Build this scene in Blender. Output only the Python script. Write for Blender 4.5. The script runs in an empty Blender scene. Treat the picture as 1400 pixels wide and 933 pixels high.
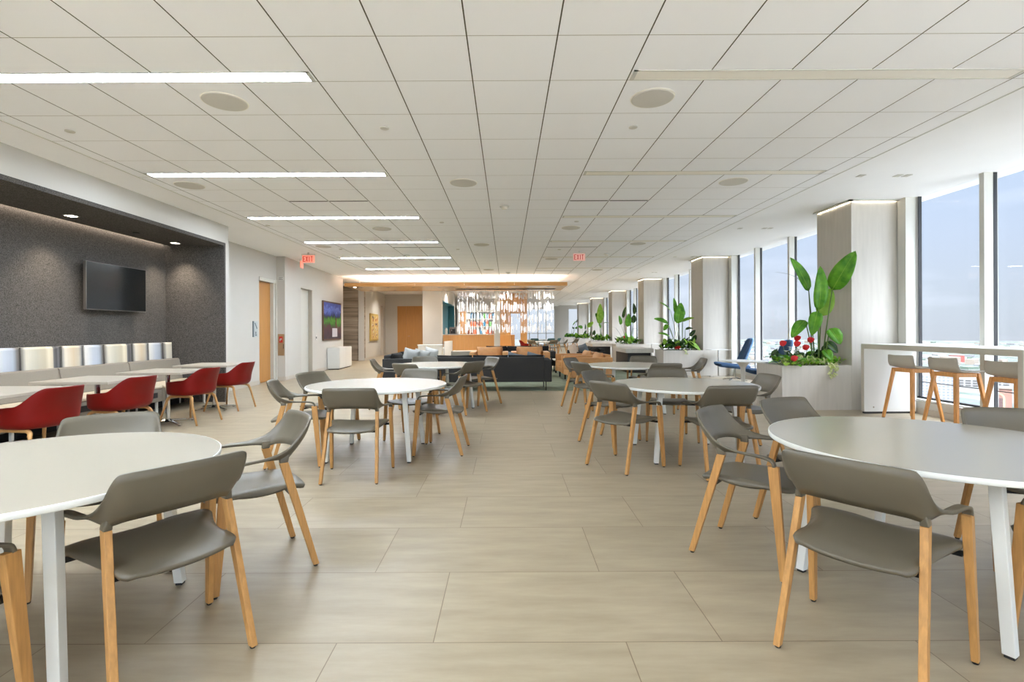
import bpy, bmesh, math, random
from mathutils import Vector, Matrix, noise
C = bpy.context.scene.collection
PI = math.pi
V = Vector
R = math.radians

# ------------------------------------------------------------------ helpers
def srgb(r, g, b):
    def f(c):
        c /= 255.0
        return c / 12.92 if c <= 0.04045 else ((c + 0.055) / 1.055) ** 2.4
    return (f(r), f(g), f(b), 1.0)

class MB:
    """collects shapes, builds one mesh object"""
    def __init__(s):
        s.bm = bmesh.new()
    def _ring(s, vs, close=True):
        return [s.bm.verts.new(v) for v in vs]
    def box(s, c, d, rot=None, mat=0):
        x, y, z = d[0] / 2, d[1] / 2, d[2] / 2
        vs = []
        for a in ((-x, -y, -z), (x, -y, -z), (x, y, -z), (-x, y, -z), (-x, -y, z), (x, -y, z), (x, y, z), (-x, y, z)):
            p = V(a)
            if rot is not None:
                p = rot @ p
            vs.append(s.bm.verts.new(p + V(c)))
        for q in ((3, 2, 1, 0), (4, 5, 6, 7), (0, 1, 5, 4), (1, 2, 6, 5), (2, 3, 7, 6), (3, 0, 4, 7)):
            f = s.bm.faces.new([vs[i] for i in q]); f.material_index = mat
        return s
    def bb(s, x0, x1, y0, y1, z0, z1, mat=0):
        return s.box(((x0 + x1) / 2, (y0 + y1) / 2, (z0 + z1) / 2), (abs(x1 - x0), abs(y1 - y0), abs(z1 - z0)), None, mat)
    def beam(s, p0, p1, a0, b0, a1=None, b1=None, rz=0):
        """square-section leg, horizontal end cuts: a = width along x, b = width along y (rotated by rz)"""
        a1 = a0 if a1 is None else a1
        b1 = b0 if b1 is None else b1
        m = Matrix.Rotation(rz, 3, 'Z')
        r = []
        for p, a, b in ((p0, a0, b0), (p1, a1, b1)):
            r.append([s.bm.verts.new(V(p) + m @ V((i * a / 2, j * b / 2, 0))) for i, j in ((-1, -1), (1, -1), (1, 1), (-1, 1))])
        for k in range(4):
            s.bm.faces.new((r[0][k], r[0][(k + 1) % 4], r[1][(k + 1) % 4], r[1][k]))
        s.bm.faces.new(r[0][::-1]); s.bm.faces.new(r[1])
        return s
    def tube(s, pts, rad, n=10, cap=True):
        pts = [V(p) for p in pts]
        rads = rad if isinstance(rad, (list, tuple)) else [rad] * len(pts)
        t0 = (pts[1] - pts[0]).normalized()
        up = V((0, 0, 1)) if abs(t0.z) < .9 else V((1, 0, 0))
        u = t0.cross(up).normalized()
        rings = []
        for i, p in enumerate(pts):
            if i == 0: t = pts[1] - pts[0]
            elif i == len(pts) - 1: t = pts[-1] - pts[-2]
            else: t = pts[i + 1] - pts[i - 1]
            t.normalize()
            u = (u - t * u.dot(t)).normalized()
            w = t.cross(u)
            rings.append([s.bm.verts.new(p + (u * math.cos(2 * PI * k / n) + w * math.sin(2 * PI * k / n)) * rads[i]) for k in range(n)])
        for a, b in zip(rings, rings[1:]):
            for k in range(n):
                s.bm.faces.new((a[k], a[(k + 1) % n], b[(k + 1) % n], b[k]))
        if cap:
            s.bm.faces.new(rings[0][::-1]); s.bm.faces.new(rings[-1])
        return s
    def lathe(s, prof, c=(0, 0, 0), n=48, cap=True):
        rings = [[s.bm.verts.new((c[0] + r * math.cos(2 * PI * k / n), c[1] + r * math.sin(2 * PI * k / n), c[2] + z)) for k in range(n)] for r, z in prof]
        for a, b in zip(rings, rings[1:]):
            for k in range(n):
                s.bm.faces.new((a[k], a[(k + 1) % n], b[(k + 1) % n], b[k]))
        if cap:
            s.bm.faces.new(rings[0][::-1]); s.bm.faces.new(rings[-1])
        return s
    def grid(s, rows, closed=False, mat=0):
        """rows: list of lists of points"""
        vr = [[s.bm.verts.new(p) for p in r] for r in rows]
        for a, b in zip(vr, vr[1:]):
            n = len(a)
            for k in range(n if closed else n - 1):
                f = s.bm.faces.new((a[k], a[(k + 1) % n], b[(k + 1) % n], b[k])); f.material_index = mat
        return vr
    def prism(s, poly, z0, z1):
        a = [s.bm.verts.new((p[0], p[1], z0)) for p in poly]
        b = [s.bm.verts.new((p[0], p[1], z1)) for p in poly]
        n = len(poly)
        s.bm.faces.new(a[::-1]); s.bm.faces.new(b)
        for k in range(n):
            s.bm.faces.new((a[k], a[(k + 1) % n], b[(k + 1) % n], b[k]))
        return s
    def sweep_x(s, prof, x0, x1):
        """profile of (y,z) points extruded along x"""
        a = [s.bm.verts.new((x0, p[0], p[1])) for p in prof]
        b = [s.bm.verts.new((x1, p[0], p[1])) for p in prof]
        n = len(prof)
        s.bm.faces.new(a[::-1]); s.bm.faces.new(b)
        for k in range(n):
            s.bm.faces.new((a[k], a[(k + 1) % n], b[(k + 1) % n], b[k]))
        return s
    def build(s, name, mat, parent=None, loc=None, rz=0, bevel=0, seg=2, smooth=False, sub=0, solid=0, off=-1, angle=35):
        bmesh.ops.recalc_face_normals(s.bm, faces=s.bm.faces)
        me = bpy.data.meshes.new(name)
        s.bm.to_mesh(me); s.bm.free()
        for m in (mat if isinstance(mat, (list, tuple)) else [mat]):
            me.materials.append(m)
        o = bpy.data.objects.new(name, me); C.objects.link(o)
        if parent is not None: o.parent = parent
        if loc is not None: o.location = loc
        if rz: o.rotation_euler = (0, 0, rz)
        if solid:
            m = o.modifiers.new('solid', 'SOLIDIFY'); m.thickness = solid; m.offset = off
        if bevel:
            m = o.modifiers.new('bevel', 'BEVEL'); m.width = bevel; m.segments = seg; m.limit_method = 'ANGLE'; m.angle_limit = R(40)
        if sub:
            m = o.modifiers.new('sub', 'SUBSURF'); m.levels = sub; m.render_levels = sub
        if smooth:
            me.polygons.foreach_set('use_smooth', [True] * len(me.polygons))
        elif bevel and not smooth:
            me.polygons.foreach_set('use_smooth', [True] * len(me.polygons))
            m = o.modifiers.new('wn', 'WEIGHTED_NORMAL'); m.keep_sharp = True
        return o

def tag(o, label=None, cat=None, group=None, kind=None):
    if label: o['label'] = label
    if cat: o['category'] = cat
    if group: o['group'] = group
    if kind: o['kind'] = kind
    return o
def thing(name, label, cat, loc=(0, 0, 0), rz=0, group=None):
    o = bpy.data.objects.new(name, None); C.objects.link(o)
    o.empty_display_size = .1
    o.location = loc; o.rotation_euler = (0, 0, rz)
    return tag(o, label, cat, group)
def dup(root, loc, rz=0, label=None, group=None):
    r = root.copy(); C.objects.link(r); r.location = loc; r.rotation_euler = (0, 0, rz)
    if label: r['label'] = label
    if group: r['group'] = group
    for ch in list(root.children):
        c = ch.copy(); C.objects.link(c); c.parent = r
        for g in list(ch.children):
            d = g.copy(); C.objects.link(d); d.parent = c
    return r
def struct(o):
    o['kind'] = 'structure'; return o

# ------------------------------------------------------------------ materials
def mat(name, col, rough=.5, metal=0, spec=.5, emit=None, es=0, alpha=None, noise_amt=0, noise_scale=20, bump=0, sheen=0, stretch=(1, 1, 1), col2=None):
    m = bpy.data.materials.new(name); m.use_nodes = True
    nt = m.node_tree; b = nt.nodes['Principled BSDF']
    c = col if len(col) == 4 else (*col, 1)
    b.inputs['Base Color'].default_value = c
    b.inputs['Roughness'].default_value = rough
    b.inputs['Metallic'].default_value = metal
    b.inputs['Specular IOR Level'].default_value = spec
    if sheen: b.inputs['Sheen Weight'].default_value = sheen
    if emit:
        b.inputs['Emission Color'].default_value = emit; b.inputs['Emission Strength'].default_value = es
    if noise_amt or col2 or bump:
        tc = nt.nodes.new('ShaderNodeTexCoord'); mp = nt.nodes.new('ShaderNodeMapping'); mp.inputs['Scale'].default_value = stretch
        n = nt.nodes.new('ShaderNodeTexNoise'); n.inputs['Scale'].default_value = noise_scale; n.inputs['Detail'].default_value = 4
        nt.links.new(tc.outputs['Object'], mp.inputs['Vector']); nt.links.new(mp.outputs['Vector'], n.inputs['Vector'])
        if noise_amt or col2:
            r = nt.nodes.new('ShaderNodeValToRGB')
            r.color_ramp.elements[0].position = .3; r.color_ramp.elements[1].position = .7
            d = tuple(x * (1 - noise_amt) for x in c[:3]) + (1,)
            r.color_ramp.elements[0].color = d
            r.color_ramp.elements[1].color = col2 if col2 else tuple(min(1, x * (1 + noise_amt)) for x in c[:3]) + (1,)
            nt.links.new(n.outputs['Fac'], r.inputs['Fac']); nt.links.new(r.outputs['Color'], b.inputs['Base Color'])
        if bump:
            bp = nt.nodes.new('ShaderNodeBump'); bp.inputs['Strength'].default_value = bump; bp.inputs['Distance'].default_value = .002
            nt.links.new(n.outputs['Fac'], bp.inputs['Height']); nt.links.new(bp.outputs['Normal'], b.inputs['Normal'])
    return m

def math_node(nt, op, a, b=None, c=None):
    n = nt.nodes.new('ShaderNodeMath'); n.operation = op
    for i, v in enumerate((a, b, c)):
        if v is None: continue
        if isinstance(v, (int, float)): n.inputs[i].default_value = v
        else: nt.links.new(v, n.inputs[i])
    return n.outputs[0]

M = {}
M['wall'] = mat('wall_paint', srgb(199, 196, 190), .75, noise_amt=.01, noise_scale=3)
M['gypsum'] = mat('gypsum', srgb(245, 245, 246), .85, noise_amt=.01, noise_scale=2)
M['cafe'] = mat('cafe_table_laminate', srgb(176, 168, 154), .4)
M['table_white'] = mat('table_frame_white', srgb(226, 227, 222), .4)
M['white'] = mat('white_lacquer', srgb(214, 213, 208), .4)
M['trim_white'] = mat('trim_white', srgb(202, 201, 193), .45)
M['base'] = mat('baseboard_grey', srgb(196, 188, 176), .6)
M['tablewhite'] = mat('table_laminate', srgb(172, 164, 149), .25, spec=.85)
M['grey_plastic'] = mat('grey_plastic', srgb(97, 90, 75), .42, spec=.6, noise_amt=.03, noise_scale=4)
M['oak'] = mat('oak', srgb(186, 138, 80), .5, noise_amt=.16, noise_scale=6, stretch=(14, 14, 1.2))
M['oak_pale'] = mat('ash_wood', srgb(194, 148, 94), .5, noise_amt=.14, noise_scale=6, stretch=(14, 14, 1.2))
M['stool_wood'] = mat('stool_oak', srgb(212, 150, 84), .45, noise_amt=.16, noise_scale=6, stretch=(14, 14, 1.2))
M['black'] = mat('black_rubber', srgb(24, 23, 22), .6)
M['blackmetal'] = mat('black_metal', srgb(28, 28, 28), .4, metal=.6)
M['chrome'] = mat('chrome', srgb(210, 210, 210), .15, metal=1)
M['red'] = mat('red_shell', srgb(112, 8, 3), .5, spec=.25, noise_amt=.03, noise_scale=4)
M['felt'] = mat('charcoal_felt', srgb(88, 85, 82), .95, noise_amt=.6, noise_scale=105, bump=.5, spec=.1)
M['greyfabric'] = mat('grey_fabric', srgb(140, 133, 122), .9, noise_amt=.06, noise_scale=150, bump=.2, spec=.2)
M['tansseat'] = mat('seat_fabric', srgb(190, 180, 160), .9, noise_amt=.05, noise_scale=150, spec=.2)
M['blackfabric'] = mat('black_fabric', srgb(56, 55, 54), .95, noise_amt=.4, noise_scale=160, bump=.3, spec=.2)
M['blackcushion'] = mat('black_cushion', srgb(36, 35, 34), .95, noise_amt=.2, noise_scale=60, spec=.2)
M['tan'] = mat('tan_leather', srgb(196, 142, 88), .45, noise_amt=.1, noise_scale=9, bump=.15)
M['blue'] = mat('blue_fabric', srgb(104, 136, 172), .85, noise_amt=.06, noise_scale=120, spec=.2)
M['navy'] = mat('navy_fabric', srgb(58, 82, 112), .85, noise_amt=.06, noise_scale=120, spec=.2)
M['pillow_white'] = mat('pillow_white', srgb(186, 186, 182), .9, noise_amt=.05, noise_scale=60, spec=.2)
M['pillow_pink'] = mat('pillow_beige', srgb(196, 176, 158), .9, spec=.2)
M['pillow_blue'] = mat('pillow_grey', srgb(120, 128, 134), .9, spec=.2)
M['stone_light'] = mat('pale_veined_stone', srgb(196, 191, 182), .5, noise_amt=.05, noise_scale=3, stretch=(6, 6, .6))
M['counter'] = mat('counter_white', srgb(222, 222, 218), .35)
M['counter_shaded'] = mat('counter_white_shaded', srgb(190, 184, 170), .5)  # counter tone with the shade of its room-side edges put in
M['frame_dark'] = mat('gasket_black', srgb(30, 29, 30), .5)
M['frame_grey'] = mat('aluminium_grey', srgb(120, 116, 112), .4, metal=.5)
M['door_oak'] = mat('door_oak', srgb(192, 138, 76), .45, noise_amt=.08, noise_scale=5, stretch=(10, 10, .5))
M['panel_oak'] = mat('panel_oak', srgb(214, 158, 92), .45, noise_amt=.07, noise_scale=5, stretch=(10, 10, .5))
M['canopy_oak'] = mat('canopy_oak', srgb(206, 152, 88), .4, noise_amt=.07, noise_scale=4, stretch=(.6, 10, 10))
M['teal'] = mat('teal_paint', srgb(44, 110, 128), .6)
M['soil'] = mat('potting_soil', srgb(60, 48, 36), .95, noise_amt=.3, noise_scale=40)
M['paving'] = mat('extinguisher_plate', srgb(170, 146, 116), .35, metal=.5)
M['redlamp'] = mat('red_sign_glow', srgb(240, 170, 150), .5, emit=srgb(250, 120, 96), es=.35)
M['pinkglow'] = mat('pink_acrylic', srgb(250, 200, 190), .4, emit=srgb(250, 190, 180), es=.16)
M['exitred'] = mat('exit_letter_red', srgb(170, 16, 12), .6, emit=srgb(200, 24, 18), es=.18)
M['led'] = mat('led_warm', (1, 1, 1, 1), .5, emit=(.88, .99, 1.12, 1), es=46)
M['ledstrip'] = mat('led_strip', (1, 1, 1, 1), .5, emit=(1, .88, .74, 1), es=14)
M['unlit'] = mat('opal_diffuser', srgb(240, 236, 226), .5)
M['slotled'] = mat('slot_led', (1, 1, 1, 1), .5, emit=(1, .84, .70, 1), es=10)
M['coveled'] = mat('cove_led', (1, 1, 1, 1), .5, emit=(1, .95, .87, 1), es=3.2)
M['lampspot'] = mat('downlight_lens', (1, 1, 1, 1), .5, emit=(1, .88, .72, 1), es=9)
M['speaker'] = mat('speaker_grille', srgb(204, 201, 194), .7, noise_amt=.05, noise_scale=300)
M['screen'] = mat('screen_glass', srgb(26, 28, 28), .18, spec=.6)
M['tvframe'] = mat('tv_frame', srgb(120, 116, 112), .35, metal=.6)
M['signgrey'] = mat('sign_grey', srgb(178, 186, 188), .5)
M['signdark'] = mat('sign_dark', srgb(92, 104, 110), .5)
M['sticker_grey'] = mat('sign_text_grey', srgb(110, 106, 98), .6)
M['redpaint'] = mat('red_paint', srgb(196, 50, 34), .5)

# floor tiles: 1.212 x 0.611 with a one-third offset on alternate rows
def floor_mat():
    m = bpy.data.materials.new('porcelain_floor_tile'); m.use_nodes = True
    nt = m.node_tree; b = nt.nodes['Principled BSDF']
    g = nt.nodes.new('ShaderNodeNewGeometry'); sp = nt.nodes.new('ShaderNodeSeparateXYZ')
    nt.links.new(g.outputs['Position'], sp.inputs[0])
    X, Y = sp.outputs[0], sp.outputs[1]
    v = math_node(nt, 'DIVIDE', math_node(nt, 'SUBTRACT', Y, 2.10), .611)
    row = math_node(nt, 'FLOOR', v); fv = math_node(nt, 'FRACT', math_node(nt, 'ADD', v, 1000))
    par = math_node(nt, 'FLOORED_MODULO', row, 2) if False else math_node(nt, 'FRACT', math_node(nt, 'MULTIPLY', math_node(nt, 'ADD', row, 1000), .5))
    off = math_node(nt, 'MULTIPLY', par, 2 * .808)
    u = math_node(nt, 'DIVIDE', math_node(nt, 'SUBTRACT', math_node(nt, 'ADD', X, .314), off), 1.212)
    col = math_node(nt, 'FLOOR', u); fu = math_node(nt, 'FRACT', math_node(nt, 'ADD', u, 1000))
    du = math_node(nt, 'MULTIPLY', math_node(nt, 'MINIMUM', fu, math_node(nt, 'SUBTRACT', 1, fu)), 1.212)
    dv = math_node(nt, 'MULTIPLY', math_node(nt, 'MINIMUM', fv, math_node(nt, 'SUBTRACT', 1, fv)), .611)
    d = math_node(nt, 'MINIMUM', du, dv)
    line = math_node(nt, 'LESS_THAN', d, .0022)
    cmb = nt.nodes.new('ShaderNodeCombineXYZ'); nt.links.new(col, cmb.inputs[0]); nt.links.new(row, cmb.inputs[1])
    wn = nt.nodes.new('ShaderNodeTexWhiteNoise'); wn.noise_dimensions = '2D'; nt.links.new(cmb.outputs[0], wn.inputs['Vector'])
    # streaks running across the tile, different on each tile
    mp = nt.nodes.new('ShaderNodeMapping'); mp.inputs['Scale'].default_value = (1.3, 7, 1)
    nt.links.new(g.outputs['Position'], mp.inputs['Vector'])
    add = nt.nodes.new('ShaderNodeVectorMath'); add.operation = 'ADD'
    sc = nt.nodes.new('ShaderNodeVectorMath'); sc.operation = 'SCALE'; sc.inputs[3].default_value = 30
    nt.links.new(wn.outputs['Color'], sc.inputs[0]); nt.links.new(mp.outputs[0], add.inputs[0]); nt.links.new(sc.outputs[0], add.inputs[1])
    n = nt.nodes.new('ShaderNodeTexNoise'); n.inputs['Scale'].default_value = 1.6; n.inputs['Detail'].default_value = 7; n.inputs['Roughness'].default_value = .62
    nt.links.new(add.outputs[0], n.inputs['Vector'])
    r = nt.nodes.new('ShaderNodeValToRGB')
    r.color_ramp.elements[0].position = .32; r.color_ramp.elements[1].position = .7
    r.color_ramp.elements[0].color = srgb(151, 138, 115); r.color_ramp.elements[1].color = srgb(169, 156, 132)
    nt.links.new(n.outputs['Fac'], r.inputs['Fac'])
    hs = nt.nodes.new('ShaderNodeHueSaturation')
    nt.links.new(r.outputs[0], hs.inputs['Color']); nt.links.new(math_node(nt, 'ADD', math_node(nt, 'MULTIPLY', wn.outputs['Value'], .07), .965), hs.inputs['Value'])
    mx = nt.nodes.new('ShaderNodeMix'); mx.data_type = 'RGBA'
    nt.links.new(line, mx.inputs[0]); nt.links.new(hs.outputs[0], mx.inputs[6]); mx.inputs[7].default_value = srgb(118, 102, 80)
    nt.links.new(mx.outputs[2], b.inputs['Base Color'])
    b.inputs['Roughness'].default_value = .38; b.inputs['Specular IOR Level'].default_value = .45
    bp = nt.nodes.new('ShaderNodeBump'); bp.inputs['Strength'].default_value = .6; bp.inputs['Distance'].default_value = .0015; bp.invert = True
    nt.links.new(line, bp.inputs['Height']); nt.links.new(bp.outputs[0], b.inputs['Normal'])
    return m
M['floor'] = floor_mat()

# lay-in ceiling tiles: 0.61 x 0.608
def ceil_mat():
    m = bpy.data.materials.new('acoustic_ceiling_tile'); m.use_nodes = True
    nt = m.node_tree; b = nt.nodes['Principled BSDF']
    g = nt.nodes.new('ShaderNodeNewGeometry'); sp = nt.nodes.new('ShaderNodeSeparateXYZ')
    nt.links.new(g.outputs['Position'], sp.inputs[0])
    def dist(ax, o, p):
        f = math_node(nt, 'FRACT', math_node(nt, 'ADD', math_node(nt, 'DIVIDE', math_node(nt, 'SUBTRACT', ax, o), p), 1000))
        return math_node(nt, 'MULTIPLY', math_node(nt, 'MINIMUM', f, math_node(nt, 'SUBTRACT', 1, f)), p)
    dx = dist(sp.outputs[0], -.26, .61); dy = dist(sp.outputs[1], 3.356, .607)
    lx = math_node(nt, 'LESS_THAN', dx, .0048); ly = math_node(nt, 'LESS_THAN', dy, .0030)
    n = nt.nodes.new('ShaderNodeTexNoise'); n.inputs['Scale'].default_value = 1.2
    nt.links.new(g.outputs['Position'], n.inputs['Vector'])
    r = nt.nodes.new('ShaderNodeValToRGB')
    r.color_ramp.elements[0].color = srgb(246, 247, 250); r.color_ramp.elements[1].color = srgb(249, 250, 253)
    nt.links.new(n.outputs['Fac'], r.inputs[0])
    m1 = nt.nodes.new('ShaderNodeMix'); m1.data_type = 'RGBA'
    nt.links.new(ly, m1.inputs[0]); nt.links.new(r.outputs[0], m1.inputs[6]); m1.inputs[7].default_value = srgb(168, 163, 152)
    m2 = nt.nodes.new('ShaderNodeMix'); m2.data_type = 'RGBA'
    nt.links.new(lx, m2.inputs[0]); nt.links.new(m1.outputs[2], m2.inputs[6]); m2.inputs[7].default_value = srgb(88, 84, 70)
    nt.links.new(m2.outputs[2], b.inputs['Base Color'])
    b.inputs['Roughness'].default_value = .9; b.inputs['Specular IOR Level'].default_value = .2
    return m
M['ceil'] = ceil_mat()

def carpet_mat():
    m = mat('green_carpet', srgb(142, 150, 130), .95, noise_amt=.18, noise_scale=2.5, stretch=(1, 3, 1), spec=.1)
    return m
M['carpet'] = carpet_mat()

def stripes_stone():
    m = bpy.data.materials.new('striped_travertine'); m.use_nodes = True
    nt = m.node_tree; b = nt.nodes['Principled BSDF']
    tc = nt.nodes.new('ShaderNodeTexCoord'); mp = nt.nodes.new('ShaderNodeMapping'); mp.inputs['Scale'].default_value = (.25, .25, 6)
    n = nt.nodes.new('ShaderNodeTexNoise'); n.inputs['Scale'].default_value = 1.5; n.inputs['Detail'].default_value = 6; n.inputs['Roughness'].default_value = .65
    nt.links.new(tc.outputs['Object'], mp.inputs[0]); nt.links.new(mp.outputs[0], n.inputs['Vector'])
    r = nt.nodes.new('ShaderNodeValToRGB')
    r.color_ramp.elements[0].position = .33; r.color_ramp.elements[1].position = .68
    r.color_ramp.elements[0].color = srgb(112, 100, 86); r.color_ramp.elements[1].color = srgb(184, 170, 152)
    nt.links.new(n.outputs['Fac'], r.inputs[0]); nt.links.new(r.outputs[0], b.inputs['Base Color'])
    b.inputs['Roughness'].default_value = .5
    return m
M['travertine'] = stripes_stone()

# banquette stripes: repeating cream, grey, blue-grey, tan, charcoal bands along Y
def stripe_fabric():
    m = bpy.data.materials.new('striped_upholstery'); m.use_nodes = True
    nt = m.node_tree; b = nt.nodes['Principled BSDF']
    g = nt.nodes.new('ShaderNodeNewGeometry'); sp = nt.nodes.new('ShaderNodeSeparateXYZ'); nt.links.new(g.outputs['Position'], sp.inputs[0])
    f = math_node(nt, 'FRACT', math_node(nt, 'DIVIDE', math_node(nt, 'ADD', sp.outputs[1], 13.25 - 6.375), 1.325))
    r = nt.nodes.new('ShaderNodeValToRGB')
    stops = [(0, (96, 92, 88)), (.02, (150, 146, 138)), (.05, (222, 216, 200)), (.14, (202, 197, 180)), (.24, (200, 190, 166)), (.28, (228, 218, 196)), (.325, (214, 202, 178)), (.34, (116, 114, 114)),
             (.37, (92, 90, 92)), (.40, (118, 116, 116)), (.435, (70, 67, 66)), (.46, (160, 156, 148)), (.48, (226, 218, 202)), (.57, (210, 192, 164)), (.64, (200, 190, 172)), (.68, (140, 140, 140)), (.715, (78, 74, 72)), (.74, (226, 224, 218)), (.83, (196, 202, 212)), (.91, (176, 184, 196)), (.955, (126, 124, 122)), (1.0, (96, 92, 88))]
    cr = r.color_ramp
    while len(cr.elements) < len(stops): cr.elements.new(.5)
    for e, (p, c) in zip(cr.elements, stops): e.position = p; e.color = srgb(*c)
    nt.links.new(f, r.inputs[0]); nt.links.new(r.outputs[0], b.inputs['Base Color'])
    b.inputs['Roughness'].default_value = .9; b.inputs['Specular IOR Level'].default_value = .2
    return m
M['stripe'] = stripe_fabric()

def glass_mat(name, tint=(1, 1, 1, 1), gl=.06, rough=0.0):
    m = bpy.data.materials.new(name); m.use_nodes = True
    nt = m.node_tree; nt.nodes.remove(nt.nodes['Principled BSDF'])
    o = nt.nodes['Material Output']
    t = nt.nodes.new('ShaderNodeBsdfTransparent'); t.inputs[0].default_value = tint
    g = nt.nodes.new('ShaderNodeBsdfGlossy'); g.inputs['Roughness'].default_value = rough
    mx = nt.nodes.new('ShaderNodeMixShader')
    fr = nt.nodes.new('ShaderNodeLayerWeight'); fr.inputs[0].default_value = .5
    nt.links.new(math_node(nt, 'ADD', math_node(nt, 'MULTIPLY', math_node(nt, 'POWER', fr.outputs['Facing'], 5), .25), gl * .5), mx.inputs[0])
    nt.links.new(t.outputs[0], mx.inputs[1]); nt.links.new(g.outputs[0], mx.inputs[2]); nt.links.new(mx.outputs[0], o.inputs[0])
    return m
M['glass'] = glass_mat('window_glass', (.97, .985, 1, 1), .03)
M['tabglass'] = glass_mat('table_glass', (.75, .9, .88, 1), .08)

def strip_glass():
    m = bpy.data.materials.new('frosted_glass_strip'); m.use_nodes = True
    nt = m.node_tree; nt.nodes.remove(nt.nodes['Principled BSDF'])
    o = nt.nodes['Material Output']
    t = nt.nodes.new('ShaderNodeBsdfTransparent'); t.inputs[0].default_value = (.9, .94, .97, 1)
    d = nt.nodes.new('ShaderNodeBsdfTranslucent'); d.inputs[0].default_value = (1, 1, 1, 1)
    e = nt.nodes.new('ShaderNodeBsdfDiffuse'); e.inputs[0].default_value = (.93, .95, .97, 1)
    m1 = nt.nodes.new('ShaderNodeMixShader'); m1.inputs[0].default_value = .5
    nt.links.new(d.outputs[0], m1.inputs[1]); nt.links.new(e.outputs[0], m1.inputs[2])
    mx = nt.nodes.new('ShaderNodeMixShader'); mx.inputs[0].default_value = .86
    nt.links.new(t.outputs[0], mx.inputs[1]); nt.links.new(m1.outputs[0], mx.inputs[2]); nt.links.new(mx.outputs[0], o.inputs[0])
    return m
M['strip'] = strip_glass()

def leaf_mat(name, c0, c1, trans=.35):
    m = bpy.data.materials.new(name); m.use_nodes = True
    nt = m.node_tree; b = nt.nodes['Principled BSDF']; o = nt.nodes['Material Output']
    tc = nt.nodes.new('ShaderNodeTexCoord'); n = nt.nodes.new('ShaderNodeTexNoise'); n.inputs['Scale'].default_value = 9
    nt.links.new(tc.outputs['Object'], n.inputs['Vector'])
    r = nt.nodes.new('ShaderNodeValToRGB'); r.color_ramp.elements[0].position = .3; r.color_ramp.elements[1].position = .7
    r.color_ramp.elements[0].color = srgb(*c0); r.color_ramp.elements[1].color = srgb(*c1)
    nt.links.new(n.outputs['Fac'], r.inputs[0]); nt.links.new(r.outputs[0], b.inputs['Base Color'])
    b.inputs['Roughness'].default_value = .38
    t = nt.nodes.new('ShaderNodeBsdfTranslucent'); nt.links.new(r.outputs[0], t.inputs[0])
    mx = nt.nodes.new('ShaderNodeMixShader'); mx.inputs[0].default_value = trans
    nt.links.new(b.outputs[0], mx.inputs[1]); nt.links.new(t.outputs[0], mx.inputs[2]); nt.links.new(mx.outputs[0], o.inputs[0])
    return m
M['leaf'] = leaf_mat('leaf_green', (74, 146, 30), (126, 190, 52))
M['leaf_light'] = leaf_mat('leaf_lime', (146, 196, 62), (178, 214, 96), .45)
M['leaf_dark'] = leaf_mat('leaf_dark_green', (28, 58, 24), (58, 98, 40), .2)
M['leaf_cream'] = leaf_mat('leaf_variegated', (176, 192, 110), (226, 226, 178), .3)
M['stem'] = mat('green_stem', srgb(96, 124, 60), .5)
M['stem_dark'] = mat('grey_green_stem', srgb(96, 104, 96), .5)
M['petal_red'] = leaf_mat('red_petal', (200, 18, 24), (226, 40, 44), .3)
M['petal_white'] = leaf_mat('white_petal', (226, 226, 216), (246, 246, 240), .3)

# ------------------------------------------------------------------ the setting
ZC, ZP = 3.284, 3.37           # tile ceiling, perimeter ceiling
def S(name, mb, m, **k):
    return struct(mb.build(name, m, **k))
XA, YA = -5.24, 9.30           # face of the alcove, its far end
XB = -6.33                     # felt back wall
XW = 6.47                      # glass line
YB = -6.0                      # back of the room, behind the camera

S('floor', MB().bb(-9, 6.9, YB, 44, -.25, 0), M['floor'])
S('carpet', MB().bb(-2.4, 3.9, 10.75, 17.6, 0.0, .006), M['carpet'])
mb = MB(); mb.bb(-4.70, 4.25, YB, 17.9, ZC, ZC + .03); mb.bb(2.4, 4.25, 17.9, 44, ZC, ZC + .03)
S('ceiling', mb, M['ceil'])
mb = MB(); mb.bb(-9, -4.70, YB, 17.9, ZC, ZC + .03); mb.bb(-9, 2.4, 17.9, 44, ZC, ZC + .03)
S('ceiling_border_left', mb, M['gypsum'])
S('ceiling_border_right', MB().bb(4.25, XW + .2, YB, 44, ZP, ZP + .03), M['gypsum'])
mb = MB(); mb.bb(4.235, 4.25, YB, 44, ZC - .004, ZP); mb.bb(-4.70, -4.688, YB, 17.9, ZC - .006, ZC)
S('trim_1', mb, M['trim_white'])
S('roof_slab', MB().bb(-9.2, XW + .4, YB - .2, 44.2, ZP + .03, ZP + .4), M['gypsum'])
S('wall_outer', MB().bb(-9.2, -9, YB, 44, 0, ZP + .1), M['wall'])

# alcove: white bulkhead over it, felt lining inside
mb = MB(); mb.bb(-7, XA, YB, YA + .14, 2.955, ZC); mb.bb(-7, XA, YA + .045, YA + .16, 0, 2.955)
S('wall_bulkhead', mb, M['wall'])
mb = MB()
mb.bb(XB - .05, XB, 1.5, YA, 0, 3.06)                        # back panel runs up past the soffit edge
mb.bb(XB + .07, XA + .004, 1.5, YA + .045, 2.90, 2.955)      # soffit stops short of the wall: light slot
mb.bb(XB - .3, XA + .004, YA, YA + .045, 0, 2.90)            # far side
mb.bb(XB - .3, XA + .004, 1.4, 1.5, 0, 2.955)
S('wall_felt', mb, M['felt'])
S('wall_behind_felt', MB().bb(-6.75, -6.60, 1.4, YA, 0, 2.9), M['felt'])
S('wall_left_near', MB().bb(-5.5, XA, YB, 1.4, 0, 2.955), M['wall'])
S('cove_light', MB().bb(XB + .045, XB + .065, 1.6, YA - .05, 2.925, 2.945), M['slotled'])
S('cove_box', MB().bb(XB - .05, XB + .09, 1.5, YA + .04, 3.06, 3.08), M['felt'])

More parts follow.
